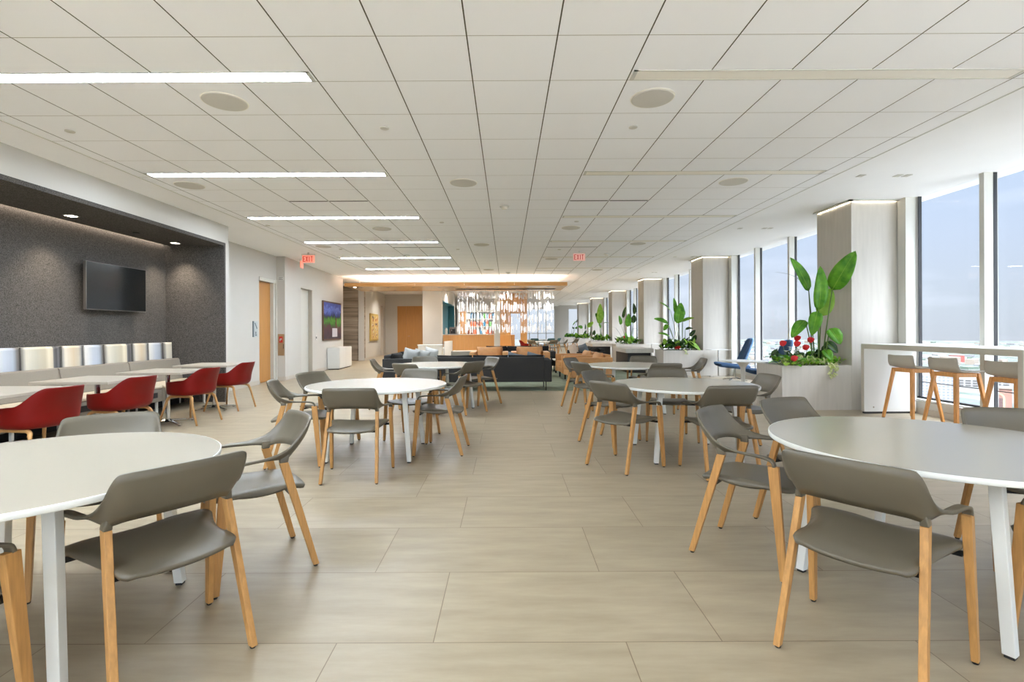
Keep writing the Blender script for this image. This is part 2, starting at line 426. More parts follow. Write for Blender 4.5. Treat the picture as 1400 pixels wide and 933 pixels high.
# left walls past the alcove
XD = -6.08
def wall_poly(name, pts, t, z0, z1, m=None):
    """vertical wall through plan points with thickness t to the left of the run"""
    mb = MB()
    for (a, b) in zip(pts, pts[1:]):
        a, b = V((*a, 0)), V((*b, 0)); d = (b - a).normalized(); n = V((-d.y, d.x, 0)) * t
        mb.prism([a[:2], b[:2], (b + n)[:2], (a + n)[:2]], z0, z1)
    return S(name, mb, m or M['wall'])
mb = MB(); mb.bb(XD - .2, XD, 9.4, 12.31, 0, ZC); mb.bb(XD - .2, XD, 12.31, 13.25, 2.66, ZC)
mb.bb(XD - .5, XD - .3, 12.2, 13.4, 0, ZC); mb.bb(XD - .32, XD - .18, 13.19, 13.25, 0, 2.66); mb.bb(XD - .32, XD - .18, 12.25, 12.31, 0, 2.66)
S('wall_left', mb, M['wall'])
S('wall_left_return', MB().bb(XD - .2, -5.862, 13.25, 13.45, 0, ZC), M['wall'])
W0, W1 = V((-5.88, 13.5, 0)), V((-6.17, 18.9, 0))
def lw(y): return W0.x + (W1.x - W0.x) * (y - W0.y) / (W1.y - W0.y)
# doorway niche in the slanting wall between y 14.45 and 15.45
wall_poly('wall_left_far', [(lw(13.25), 13.25), (lw(14.45), 14.45)], .25, 0, ZC)
wall_poly('wall_left_far_1', [(lw(14.45), 14.45), (lw(15.45), 15.45)], .25, 2.56, ZC)
wall_poly('wall_left_far_2', [(lw(15.45), 15.45), (lw(18.9), 18.9)], .25, 0, ZC)
o = thing('door_2', None, None); struct(o)
mb = MB(); mb.prism([(lw(14.45) - .16, 14.45), (lw(14.45) - .12, 14.45), (lw(15.45) - .12, 15.45), (lw(15.45) - .16, 15.45)], 0.005, 2.55)
mb.build('door_leaf', M['trim_white'], o)
mb = MB(); mb.prism([(lw(15.44) - .12, 15.41), (lw(15.44) - .004, 15.41), (lw(15.44) - .004, 15.449), (lw(15.44) - .12, 15.449)], 0.005, 2.555)
mb.build('door_jamb', mat('jamb_taupe', srgb(176, 168, 154), .6), o)
# baseboards
mb = MB()
mb.bb(XD, XD + .012, 9.46, 12.31, 0, .10); mb.bb(-6.08, -5.87, 13.235, 13.25, 0, .10)
for y0, y1 in ((13.25, 14.45), (15.45, 18.9)):
    mb.prism([(lw(y0) + .0, y0), (lw(y0) + .014, y0), (lw(y1) + .014, y1), (lw(y1), y1)], 0, .10)
S('baseboard_left', mb, M['base'])
# door 1, oak leaf in a white frame, recessed
o = thing('door_1', None, None); struct(o)
mb = MB(); mb.bb(XD - .15, XD - .105, 12.34, 13.10, 0.012, 2.56); mb.build('door_leaf', M['door_oak'], o)
mb = MB(); mb.bb(XD - .24, XD - .015, 13.10, 13.19, 0, 2.62); mb.bb(XD - .05, XD + .02, 13.19, 13.235, 0, 2.66)
mb.bb(XD - .24, XD + .012, 12.315, 13.19, 2.56, 2.655); mb.bb(XD - .24, XD - .1, 12.315, 12.335, 0, 2.62)
mb.build('door_frame', M['trim_white'], o, bevel=.004)

# back of the left side: striped stone wall, angled wall with second picture, double oak doors
S('wall_stone', MB().bb(-7.6, -6.23, 21.9, 22.1, 0, ZC), M['travertine'])
P0, P1 = V((-6.23, 21.9, 0)), V((-6.62, 27.35, 0))
def pw(y): return P0.x + (P1.x - P0.x) * (y - P0.y) / (P1.y - P0.y)
wall_poly('wall_picture', [(pw(21.9), 21.9), (pw(25.9), 25.9)], .25, 0, ZC)
wall_poly('wall_picture_1', [(pw(25.9), 25.9), (pw(26.75), 26.75)], .25, 2.6, ZC)
wall_poly('wall_picture_2', [(pw(26.75), 26.75), (pw(27.35), 27.35)], .25, 0, ZC)
mb = MB(); mb.prism([(pw(21.9), 21.9), (pw(21.9) + .014, 21.9), (pw(25.9) + .014, 25.9), (pw(25.9), 25.9)], 0, .1); mb.bb(-6.6, -5.97, 27.335, 27.35, 0, .1)
S('baseboard_back', mb, M['base'])
o = thing('door_3', None, None); struct(o)
mb = MB(); mb.prism([(pw(25.9) - .2, 25.9), (pw(25.9) - .14, 25.9), (pw(26.75) - .14, 26.75), (pw(26.75) - .2, 26.75)], .005, 2.59); mb.build('door_leaf', M['door_oak'], o)
mb = MB(); mb.prism([(pw(26.7) - .14, 26.68), (pw(26.7) - .005, 26.68), (pw(26.7) - .005, 26.745), (pw(26.7) - .14, 26.745)], .005, 2.59); mb.build('door_jamb', M['trim_white'], o)
mb = MB(); mb.bb(-7, -5.97, 27.35, 27.55, 0, ZC); mb.bb(-4.55, -2.84, 27.35, 27.55, 0, ZC); mb.bb(-5.97, -4.55, 27.35, 27.55, 2.64, ZC)
S('wall_back_left', mb, M['wall'])
o = thing('door_4', None, None); struct(o)
for x0, x1 in ((-5.97, -5.485), (-5.477, -4.55)):
    l = MB().bb(x0, x1, 27.37, 27.42, .01, 2.64).build('door_leaf', M['door_oak'], o)
    if x0 > -5.48:
        MB().tube([(x0 + .09, 27.37, 1.0), (x0 + .09, 27.31, 1.0), (x0 + .2, 27.31, 1.0)], .012).build('door_handle', M['chrome'], l)
# white pier and bar side wall with teal niche
mb = MB()
mb.bb(-3.69, -2.84, 22.0, 22.25, 0, ZC); mb.bb(-3.69, -3.2, 22.25, 27.35, 0, ZC); mb.bb(-3.2, -2.84, 22.25, 27.2, 2.64, ZC)
mb.bb(-3.2, -2.84, 22.25, 27.2, 0, 1.1)
S('wall_bar_side', mb, M['wall'])
mb = MB(); mb.bb(-3.2, -3.16, 22.25, 27.2, 1.1, 2.64); mb.bb(-3.16, -2.84, 27.1, 27.2, 1.1, 2.64); mb.bb(-3.16, -2.84, 22.25, 27.1, 2.60, 2.64)
S('wall_niche', mb, M['teal'])
mb = MB(); mb.bb(-2.84, -.35, 29.0, 29.2, 0, ZC)
S('wall_bar_back', mb, M['wall'])
S('wall_panel', MB().bb(-2.72, -2.35, 28.9, 29.0, 0, 2.4), M['panel_oak'])
S('wall_post', MB().bb(-.55, -.30, 22.0, 22.3, 0, ZC), M['trim_white'])
mb = MB(); mb.bb(-.42, .22, 27, 27.15, 0, 2.56); mb.bb(.22, .74, 27, 27.15, 2.2, 2.56); mb.bb(.74, 1.1, 27, 27.15, 0, 2.56); mb.bb(-.5, 1.1, 27, 27.15, 2.56, ZC, 0)
S('wall_oak', mb, M['panel_oak'])
# far end: glazed wall
mb = MB(); mb.bb(-.4, .2, 42, 42.2, 0, ZC); mb.bb(.2, 1.2, 42, 42.2, 3.05, ZC); mb.bb(1.2, 6.5, 42, 42.2, 3.05, ZP); mb.bb(4.05, 5.2, 41.95, 42.2, 0, 3.05)
S('wall_far', mb, M['wall'])
o = thing('window_20', None, None); struct(o)
mb = MB()
for x in (.2, 1.2, 1.9, 2.6, 3.3, 4.0): mb.bb(x - .03, x + .03, 41.95, 42.05, 0, 3.05)
mb.bb(1.2, 4.05, 41.95, 42.05, 1.0, 1.05); mb.bb(1.2, 4.05, 41.95, 42.05, 0, .08); mb.build('window_frame', M['trim_white'], o)
MB().bb(.2, 4.05, 41.99, 42.0, 0, 3.05).build('pane', M['glass'], o)
S('wall_corridor', MB().bb(-9, -.4, 43.8, 44, 0, ZC), M['wall'])

# columns along the window wall
COLY = [1.95 + 6.096 * k for k in range(0, 7)]
for i, y in enumerate(COLY):
    o = MB().bb(5.54, 6.27, y, y + .89, 0, ZP).build('column', M['stone_light'], bevel=.004); struct(o)
    mb = MB(); mb.bb(6.27, XW, y - .18, y - .02, 0, ZP)
    mb.bb(6.27, XW, y + .0, y + 1.0, 0, ZP)
    struct(mb.build('column_infill', M['trim_white']))
    mb = MB(); t = .07
    mb.bb(5.54 - t, 6.3, y - t, y - .012, ZP - .022, ZP); mb.bb(5.54 - t, 5.54 - .012, y - t, y + .89, ZP - .022, ZP)
    struct(mb.build('column_trim', M['trim_white']))
    mb = MB(); mb.bb(5.522, 5.534, y + .02, y + .86, ZP - .02, ZP - .004); mb.bb(5.56, 6.25, y - .011, y - .004, ZP - .02, ZP - .004)
    struct(mb.build('column_cove_light', M['ledstrip']))

# window bays between the columns
MUL = 1.524
wn = 0
for k in range(-1, 7):
    y0 = (COLY[k] + 1.0) if k >= 0 else YB
    y1 = COLY[k + 1] - .18 if k + 1 < len(COLY) else 44
    wn += 1
    o = thing('window_%d' % wn, None, None); struct(o)
    mb = MB(); pn = []
    j0 = 6.66 - MUL * 12
    ys = [j0 + MUL * j for j in range(60) if y0 + .2 < j0 + MUL * j < y1 - .2]
    for y in ys: mb.bb(6.32, XW + .03, y - .035, y + .035, .22, ZP)
    mb.build('mullion', M['trim_white'], o)
    e = [y0] + ys + [y1]
    gk = MB()
    for a, b in zip(e, e[1:]):
        MB().bb(XW, XW + .012, a + .03, b - .03, .22, ZP).build('pane', M['glass'], o)
        for y, w in ((a + .035, .04), (b - .04, .012)): gk.bb(XW - .03, XW + .02, y, y + w, .22, ZP)
        gk.bb(XW - .03, XW + .02, a, b, .22, .245)
        gk.bb(XW + .0, XW + .012, a, b, .47, .48)
    gk.build('gasket', M['frame_dark'], o)
    MB().bb(6.33, XW + .1, y0 - .1, y1 + .1, 0, .22).build('window_sill', M['trim_white'], o, bevel=.004)
S('trim_2', MB().bb(6.30, 6.33, YB, 44, 0, .09), M['base'])
# unseen end wall behind the camera, glazed to let in added fill daylight
o = thing('window_21', None, None); struct(o)
mb = MB()
for k in range(9): mb.bb(XA + .02 + k * 1.463 - .03, XA + .02 + k * 1.463 + .03, YB - .05, YB + .05, 0, ZC)
mb.build('window_frame', M['trim_white'], o)
MB().bb(XA, XW, YB - .01, YB, 0, ZC).build('pane', M['glass'], o)

# timber canopy with lit cove above it
o = thing('wood_canopy', 'long flat oak canopy hung under the ceiling at the back of the room', 'canopy', (0, 18, 2.9))
x = -5.83
xs = [-5.83, -4.75, -3.30, -1.52, .28, 2.19]
for a, b in zip(xs, xs[1:]):
    MB().bb(a + .004, b - .004, 0, .03, 0, .125).build('fascia_panel', M['canopy_oak'], o)
MB().bb(-5.83, 2.19, .03, 2.25, 0, .05).build('soffit_panel', mat('canopy_soffit', srgb(214, 178, 136), .22, noise_amt=.06, noise_scale=4, stretch=(.6, 10, 10)), o)
for y_ in (.15, .95, 1.75):
    MB().bb(-5.7, 2.05, y_, y_ + .25, .055, .07).build('cove_strip', M['coveled'], o)
MB().bb(-1.98, 1.90, 1.25, 1.37, -.012, 0).build('track_slot', M['frame_dark'], o)
for x in (-5.35, -4.4, -3.45, -2.5, -1.4, -.35, .7, 1.55):
    MB().lathe([(.055, -.006), (.055, .0)], (x, .55, 0), 16).build('downlight', M['frame_dark'], o)
    MB().lathe([(.055, -.006), (.055, .0)], (x, 1.75, 0), 16).build('downlight', M['frame_dark'], o)
for dx in (-5.6, -3, 0, 2):
    MB().bb(dx - .01, dx + .01, 1.1, 1.12, .05, .384).build('hanger', M['trim_white'], o)
MB().lathe([(.05, -.01), (.05, 0)], (-5.55, .32, 0), 16).build('lit_downlight', M['lampspot'], o)

# ------------------------------------------------------------------ ceiling fixtures
def trough(x0, x1, y, lit, label):
    o = thing('linear_light', label, 'light', ((x0 + x1) / 2, y, ZC), 0, 'recessed linear ceiling lights')
    w = (x1 - x0) / 2 - .02; h = .075
    mb = MB()
    mb.bb(-w, w, -h, -h + .012, -.006, -.0005); mb.bb(-w, w, h - .012, h, -.006, -.0005); mb.bb(-w, -w + .03, -h, h, -.006, -.0005); mb.bb(w - .03, w, -h, h, -.006, -.0005)
    mb.build('frame', M['trim_white'], o)
    MB().bb(-w + .03, w - .03, -h + .012, h - .012, -.004, -.0008).build('diffuser', M['led'] if lit else M['unlit'], o)
NAMES = ['nearest', 'second', 'third', 'fourth', 'fifth', 'sixth']
for k in range(-3, 6):
    y = 3.885 + 2.428 * k
    nm = NAMES[k] if k >= 0 else 'behind the camera,'
    trough(-4.53, -1.48, y, True, 'lit white linear ceiling light on the felt alcove side, %s row from the front' % nm if k >= 0 else 'lit linear ceiling light behind the viewpoint on the alcove side')
    trough(.96, 4.01, y, False, 'unlit pale linear ceiling light on the window side, %s row from the front' % nm if k >= 0 else 'unlit linear ceiling light behind the viewpoint on the window side')
def slot(x, y, label):
    o = thing('air_slot', label, 'air vent', (x, y, ZC), 0, 'black slot air diffusers')
    for s in (-1, 1):
        MB().bb(s * .305 - .29, s * .305 + .29, -.018, .018, -.003, -.0005).build('slot_opening', M['frame_dark'], o)
SL = {(-2.70, 7.62): 'black double slot air vent in the ceiling between second and third lit lights',
      (1.57, 7.66): 'black double slot air vent in the ceiling between second and third unlit lights',
      (-2.09, 11.9): 'black double slot air vent just past the fourth lit ceiling light',
      (1.57, 11.95): 'black double slot air vent just past the fourth unlit ceiling light',
      (-1.48, 16.65): 'far black slot air vent near the canopy on the lit side',
      (1.57, 16.7): 'far black slot air vent near the canopy on the unlit side'}
for (x, y), l in SL.items(): slot(x, y, l)
def ceil_speaker(x, y, label):
    o = thing('ceiling_speaker', label, 'speaker', (x, y, ZC), 0, 'round grey ceiling speakers')
    MB().lathe([(.178, -.004), (.172, -.010), (.165, -.012)], (0, 0, 0), 40).build('grille', M['speaker'], o, smooth=False)
    MB().lathe([(.185, -.0005), (.183, -.006), (.176, -.006), (.176, -.0005)], (0, 0, 0), 40, cap=False).build('rim', M['unlit'], o)
SP = [(-2.41, 4.30, 'largest round ceiling speaker beyond the nearest lit linear light'), (1.25, 4.27, 'large round ceiling speaker beyond the nearest unlit linear light'),
      (-4.27, 6.76, 'round ceiling speaker close to the bulkhead over the felt alcove, past the second lit light'), (-.57, 6.70, 'round ceiling speaker in the middle aisle near the smoke detector'),
      (3.04, 6.70, 'round ceiling speaker near the windows past the second unlit light'), (-2.41, 9.7, 'round ceiling speaker just past the third lit linear light'),
      (1.25, 9.68, 'round ceiling speaker just past the third unlit linear light'), (-4.27, 11.7, 'round ceiling speaker near the left wall past the fourth lit light'),
      (-.57, 11.55, 'round ceiling speaker over the middle aisle past the fourth row of lights'), (3.02, 11.5, 'round ceiling speaker near the windows past the fourth unlit light'),
      (-2.41, 13.95, 'small-looking round ceiling speaker past the fifth lit linear light'), (1.25, 13.9, 'round ceiling speaker behind the hanging exit sign of the aisle'),
      (-4.2, 16.35, 'far round ceiling speaker past the sixth lit light by the left wall'), (-.58, 16.35, 'far round ceiling speaker over the middle aisle near the oak canopy'), (3.0, 16.5, 'far round ceiling speaker past the sixth unlit light')]
for a in SP: ceil_speaker(*a)
def smoke(x, y, label, z=ZC):
    o = thing('smoke_detector', label, 'smoke detector', (x, y, z), 0, 'ceiling smoke detectors')
    MB().lathe([(.075, -.0005), (.075, -.018), (.07, -.022)], (0, 0, 0), 24).build('base', M['white'], o)
    MB().lathe([(.052, -.022), (.05, -.045), (.035, -.055)], (0, 0, 0), 24).build('sensor', M['unlit'], o)
smoke(-.03, 7.95, 'white smoke detector on the ceiling between the two slot vents')
smoke(.05, 17.1, 'white smoke detector on the ceiling just before the oak canopy')
smoke(-2.6, 13.1, 'white smoke detector on the ceiling beyond the fifth lit light')
smoke(2.6, 13.0, 'white smoke detector with dark base on the ceiling behind the aisle exit sign')
def sprinkler(x, y, label, z=ZC):
    o = MB().lathe([(.042, .001), (.042, -.007), (.036, -.010)], (0, 0, 0), 20).build('ceiling_sprinkler', M['speaker'], loc=(x, y, z))
    tag(o, label, 'sprinkler', 'ceiling sprinkler covers')
sprinkler(-4.28, 4.92, 'grey sprinkler cover on the ceiling nearest the felt alcove bulkhead')
sprinkler(-1.18, 4.88, 'grey sprinkler cover on the ceiling over the middle of the left aisle tiles')
sprinkler(1.24, 4.88, 'grey sprinkler cover beyond the large right ceiling speaker')
sprinkler(-1.18, 9.15, 'small sprinkler cover past the third lit ceiling light')
sprinkler(1.28, 9.12, 'small sprinkler cover in front of the right third-row ceiling speaker')
sprinkler(-4.45, 9.35, 'small sprinkler cover by the bulkhead end past the third lit light')
sprinkler(-1.18, 12.2, 'tiny sprinkler cover past the left fourth-row slot vent')
sprinkler(-4.0, 12.1, 'tiny sprinkler cover past the speaker by the left wall')
sprinkler(1.3, 12.3, 'tiny sprinkler cover just before the aisle exit sign')
def perim(x, y, n, label):
    o = thing('square_downlight', label, 'light', (x, y, ZP), 0, 'square downlights of the window ceiling strip')
    for i in range(n):
        MB().bb(i * .12 - .04, i * .12 + .04, -.05, .05, -.006, -.0005).build('trim_plate', M['trim_white'], o)
        MB().bb(i * .12 - .032, i * .12 + .032, -.03, .035, -.008, -.0065).build('aperture', M['speaker'], o)
for y, nm in ((6.75, 'near the bar counter'), (10.25, 'between first and second columns'), (14.2, 'by the second column'), (18.1, 'between second and third columns')):
    perim(4.78, y, 1, 'single square downlight in the window-side ceiling %s' % nm)
    perim(5.28, y, 2, 'pair of square downlights in the window-side ceiling %s' % nm)

# exit signs
FONT = {'E': ["111", "100", "100", "110", "100", "100", "111"], 'X': None, 'I': None, 'T': None}
def letters(mb, w, h, y, t=.003):
    """EXIT in bars on the x-z plane at depth y"""
    lw_ = w / 4.6; s = lw_ * .28; x = -w / 2
    def bar(x0, x1, z0, z1): mb.bb(x0, x1, y - t, y, z0, z1)
    g = lw_ * .2
    # E
    bar(x, x + s, -h / 2, h / 2); bar(x, x + lw_, h / 2 - s, h / 2); bar(x, x + lw_ * .8, -s / 2, s / 2); bar(x, x + lw_, -h / 2, -h / 2 + s); x += lw_ + g
    # X
    for a in (1, -1):
        mb.box((x + lw_ / 2, y - t / 2, 0), (s * .95, t, math.hypot(h, lw_ - s) * .99), Matrix.Rotation(a * math.atan2(lw_ - s, h), 3, 'Y'))
    x += lw_ + g
    bar(x + .25 * lw_, x + .25 * lw_ + s, -h / 2, h / 2); x += lw_ * .75 + g
    bar(x, x + lw_, h / 2 - s, h / 2); bar(x + lw_ / 2 - s / 2, x + lw_ / 2 + s / 2, -h / 2, h / 2)
def exit_sign(x, y, z, w, rz, label, lit, mount=True):
    o = thing('exit_sign', label, 'exit sign', (x, y, z), rz, 'EXIT signs')
    h = w * .6
    MB().bb(-w / 2, w / 2, -.012, .012, -h / 2, h / 2).build('sign_plate', M['redlamp'] if lit == 2 else M['pinkglow'], o)
    mb = MB(); letters(mb, w * .84, h * .72, -.0125); mb.build('lettering', M['exitred'] if lit != 2 else M['exitred'], o)
    if mount:
        MB().bb(-w / 2 - .01, w / 2 + .01, -.02, .02, h / 2, h / 2 + .03).build('housing', M['trim_white'], o)
        if z + h / 2 + .03 < ZC - .003: MB().bb(-.02, .02, -.01, .01, h / 2 + .03, ZC - z - .0005).build('stem', M['trim_white'], o)
exit_sign(1.83, 12.6, 3.135, .30, 0, 'red EXIT sign on clear plate hanging over the middle aisle', 1)
exit_sign(-4.98, 12.6, 3.12, .31, 0, 'glowing red EXIT sign hanging near the left wall', 2)
exit_sign(-5.62, 13.75, 3.13, .30, R(-80), 'red EXIT sign seen almost edge-on on the left wall', 2)
exit_sign(.03, 20.6, 3.02, .26, 0, 'small distant EXIT sign behind the oak canopy', 1)

# ------------------------------------------------------------------ dining armchair (prototype faces +y)
def lerp(a, b, t): return a + (b - a) * t
def catmull(keys, n):
    """smooth list of tuples through keys, n samples per span"""
    out = []
    K = [keys[0]] + list(keys) + [keys[-1]]
    for i in range(1, len(K) - 2):
        p0, p1, p2, p3 = [V(k) if len(k) == 3 else k for k in K[i - 1:i + 3]]
        for s in range(n):
            t = s / n
            out.append(.5 * ((2 * p1) + (p2 - p0) * t + (2 * p0 - 5 * p1 + 4 * p2 - p3) * t * t + (3 * p1 - p0 - 3 * p2 + p3) * t ** 3))
    out.append(V(keys[-1]))
    return out
def make_chair(name='dining_armchair', shell=None):
    t = thing(name, 'grey', 'chair')
    shell = shell or M['grey_plastic']
    Lk = [(0, -.168, .640), (.10, -.152, .636), (.165, -.122, .628), (.192, -.100, .618), (.206, -.078, .612), (.216, -.050, .618), (.226, -.01, .624), (.238, .06, .628), (.247, .13, .629), (.253, .175, .626), (.257, .203, .617), (.2585, .214, .600), (.2585, .216, .588)]
    Uk = [(0, -.246, .824), (.11, -.240, .823), (.198, -.219, .819), (.221, -.207, .808), (.231, -.186, .776), (.240, -.145, .722), (.252, -.085, .668), (.268, .01, .639), (.279, .10, .633), (.286, .165, .628), (.2905, .203, .617), (.292, .214, .600), (.292, .216, .588)]
    L = catmull(Lk, 3); U = catmull(Uk, 3)
    L = [V((-p.x, p.y, p.z)) for p in L[:0:-1]] + L
    U = [V((-p.x, p.y, p.z)) for p in U[:0:-1]] + U
    mb = MB(); rows = []
    n = 6
    for i in range(n + 1):
        f = i / n; row = []
        for a, b in zip(L, U):
            p = a.lerp(b, f)
            hgt = b.z - a.z
            # gentle rearward bow of the back panel, none in the arms
            if hgt > .03: p = p + V((0, -1, 0)) * (math.sin(f * PI) * .10 * hgt)
            row.append(p)
        rows.append(row)
    mb.grid(rows)
    # sockets that carry the rear legs
    o = mb.build('backrest', shell, t, solid=.013, off=0, smooth=True)
    for s in (-1, 1):
        mb = MB(); mb.beam((s * .210, -.074, .596), (s * .2085, -.080, .640), .030, .044, .020, .05)
        mb.build('leg_socket', shell, t, bevel=.005, smooth=True)
    # seat
    W = [(-.190, .182), (-.165, .202), (-.12, .204), (-.06, .209), (.0, .214), (.07, .224), (.13, .243), (.17, .259), (.20, .262), (.235, .258), (.265, .243), (.29, .20), (.302, .14)]
    rows = []
    wk = catmull([V((w, y, 0)) for y, w in W], 2)
    for p in wk:
        w, y = p.x, p.y; row = []
        for i in range(15):
            u = -1 + 2 * i / 14
            x = u * w
            z = .462 + .010 * (y + .19) / .4
            z -= .012 * (1 - abs(u) ** 2.2)                     # dish
            if y > .20: z -= .9 * (y - .20) ** 2 * 2.2         # front waterfall
            if y < -.10: z += -.030 * ((-.10 - y) / .09) ** 1.5 * .6
            # side flange bends down between the legs
            mid = max(0.0, 1 - abs((y - .03) / .13) ** 2)
            if abs(u) > .86: z -= (abs(u) - .86) / .14 * (.022 * mid + .006)
            yy = y - .020 * (1 - u * u) if y < -.12 else y
            row.append((x, yy, z))
        rows.append(row)
    mb = MB(); mb.grid(rows)
    seat = mb.build('seat', shell, t, solid=.017, off=0, smooth=True)
    for w_, y_, z_, e_ in ((.205, -.112, .418, .43), (.262, .207, .425, .44)):
        mb = MB()
        mb.sweep_x([(y_ - .011, z_), (y_ + .011, z_), (y_ + .011, z_ + .018), (y_ - .011, z_ + .018)], -w_, w_)
        mb.build('seat_rail', M['blackmetal'], t)
    for s in (-1, 1):
        l = MB().beam((s * .236, -.236, .010), (s * .210, -.074, .597), .026, .032, .026, .046).build('leg', M['oak'], t, bevel=.003)
        MB().lathe([(.010, 0), (.012, .004), (.012, .011)], (s * .236, -.234, 0), 10).build('glide', M['black'], l)
        l = MB().beam((s * .288, .262, .010), (s * .275, .212, .590), .024, .034, .032, .052).build('leg', M['oak'], t, bevel=.003)
        MB().lathe([(.010, 0), (.012, .004), (.012, .011)], (s * .288, .262, 0), 10).build('glide', M['black'], l)
    return t
proto = make_chair()
used = [False]
GA = 'grey dining armchairs at the round tables'
def chair(x, y, deg, label, group=GA):
    if not used[0]:
        used[0] = True
        proto.location = (x, y, 0); proto.rotation_euler = (0, 0, R(deg - 90)); proto['label'] = label; proto['group'] = group
        return proto
    return dup(proto, (x, y, 0), R(deg - 90), label, group)
CH = [
 # right front table
 (1.439, 2.02, 38.0, 'grey armchair with its back to the viewer at the nearest right table'),
 (1.416, 2.962, -42.0, 'grey armchair on the left side of the nearest right table, seen from its right side'),
 (2.02, 3.33, -68.0, 'grey armchair behind the left edge of the nearest right table, in front of the planter'),
 (2.95, 2.82, -107.3, 'grey armchair behind the nearest right table, below the bar stools'),
 (2.45, 1.95, 112.0, 'grey armchair at the right picture edge, mostly cut off, beside the white table leg'),
 # left front table
 (-1.384, 2.016, 144.8, 'grey armchair with its back to the viewer at the nearest left table'),
 (-1.402, 2.84, 217.7, 'grey armchair at the right of the nearest left table, turned towards it'),
 (-2.225, 2.795, -56.0, 'grey armchair behind the nearest left table, in front of the red chairs'),
 (-1.93, 1.46, 84.0, 'grey armchair at the bottom left corner, only one front leg showing'),
 # second left table
 (-1.363, 4.499, 92.7, 'grey armchair with its back to the viewer at the middle left table'),
 (-2.12, 5.02, 14.0, 'grey armchair at the left end of the middle left table, seen from the side'),
 (-2.13, 5.84, -24.0, 'grey armchair behind the left rim of the middle left table, near the white walls'),
 (-.69, 5.46, 176.0, 'grey armchair on the right of the middle left table beside the aisle'),
 (-1.13, 6.15, -100.0, 'grey armchair behind the middle left table, its back just over the rim'),
 # third left table
 (-1.43, 7.61, 64.4, 'grey armchair with its back to the viewer at the far left table'),
 (-2.07, 8.54, 7.0, 'grey armchair alone at the left end of the far left table, seen in profile'),
 (-1.50, 9.15, -81.3, 'grey armchair behind the far left table, below the white pillows'),
 (-.655, 7.98, 139.8, 'grey armchair at the right front of the far left table'),
 (-.43, 8.99, 212.0, 'grey armchair at the right back of the far left table'),
 # second right table
 (1.103, 4.821, 39.2, 'grey armchair with its back to the viewer at the left of the middle right table'),
 (1.175, 5.875, -42.9, 'grey armchair with a light-struck back at the left rear of the middle right table'),
 (1.95, 4.55, 92.0, 'grey armchair seen from behind, right front of the middle right table'),
 (1.96, 6.06, -100.0, 'grey armchair behind the middle right table, its back just over the rim'),
 (2.60, 5.36, 181.0, 'grey armchair at the right of the middle right table, in front of the planter corner'),
 # third right table
 (1.28, 7.68, 28.4, 'grey armchair with its back to the viewer at the left of the far right table'),
 (1.26, 8.59, -37.4, 'grey armchair with a light-struck back at the left rear of the far right table'),
 (2.29, 7.42, 93.0, 'grey armchair seen from behind, right front of the far right table'),
 (3.08, 8.40, 172.0, 'grey armchair at the right end of the far right table'),
 (2.47, 9.06, -104.4, 'grey armchair behind the far right table, below the bench'),
]
for c in CH: chair(*c)

# ------------------------------------------------------------------ round tables
def make_table():
    t = thing('round_table', 't', 'table')
    MB().lathe([(.0, .7105), (.7245, .7105), (.7245, .7358), (.0, .7358)], n=96, cap=False).build('tabletop', M['tablewhite'], t)
    top = MB().lathe([(.7247, .7105), (.728, .712), (.730, .716), (.730, .733), (.728, .7352), (.7247, .7358)], n=96, cap=False).build('edge_band', M['table_white'], t, smooth=True)
    mb = MB()
    for k in range(4):
        mb.beam((.36 * math.cos(k * PI / 2 + PI / 4), .36 * math.sin(k * PI / 2 + PI / 4), .675), (.36 * math.cos(k * PI / 2 + PI / 4), .36 * math.sin(k * PI / 2 + PI / 4), .709), .2, .04, rz=k * PI / 2 + PI / 4)
    for s in (-1, 1):
        mb.bb(-.36, .36, s * .355 - .015, s * .355 + .015, .68, .709); mb.bb(s * .355 - .015, s * .355 + .015, -.36, .36, .68, .709)
    mb.build('frame_rail', M['table_white'], t)
    for i, j in ((-1, -1), (1, -1), (1, 1), (-1, 1)):
        l = MB().beam((i * .413, j * .413, .012), (i * .355, j * .355, .709), .042, .042, .046, .046).build('leg', M['table_white'], t, bevel=.003)
        MB().bb(i * .413 - .016, i * .413 + .016, j * .413 - .016, j * .413 + .016, 0, .013).build('glide', M['black'], l)
    return t
tp = make_table()
TB = [(2.15, 2.55, 29.4, 'large round white table in the right foreground'), (-2.06, 2.14, 7, 'large round white table cut off by the left picture edge'),
      (-1.385, 5.376, 0, 'round white table in the middle of the left row'), (1.86, 5.28, 0, 'round white table in the middle of the right row'),
      (-1.15, 8.50, 37, 'round white table farthest back on the left, before the black sofa'), (2.02, 8.15, 0, 'round white table farthest back on the right, before the tan armchairs')]
for i, (x, y, a, l) in enumerate(TB):
    if i == 0:
        tp.location = (x, y, 0); tp.rotation_euler = (0, 0, R(a)); tp['label'] = l; tp['group'] = 'round white tables'
    else: dup(tp, (x, y, 0), R(a), l, 'round white tables')

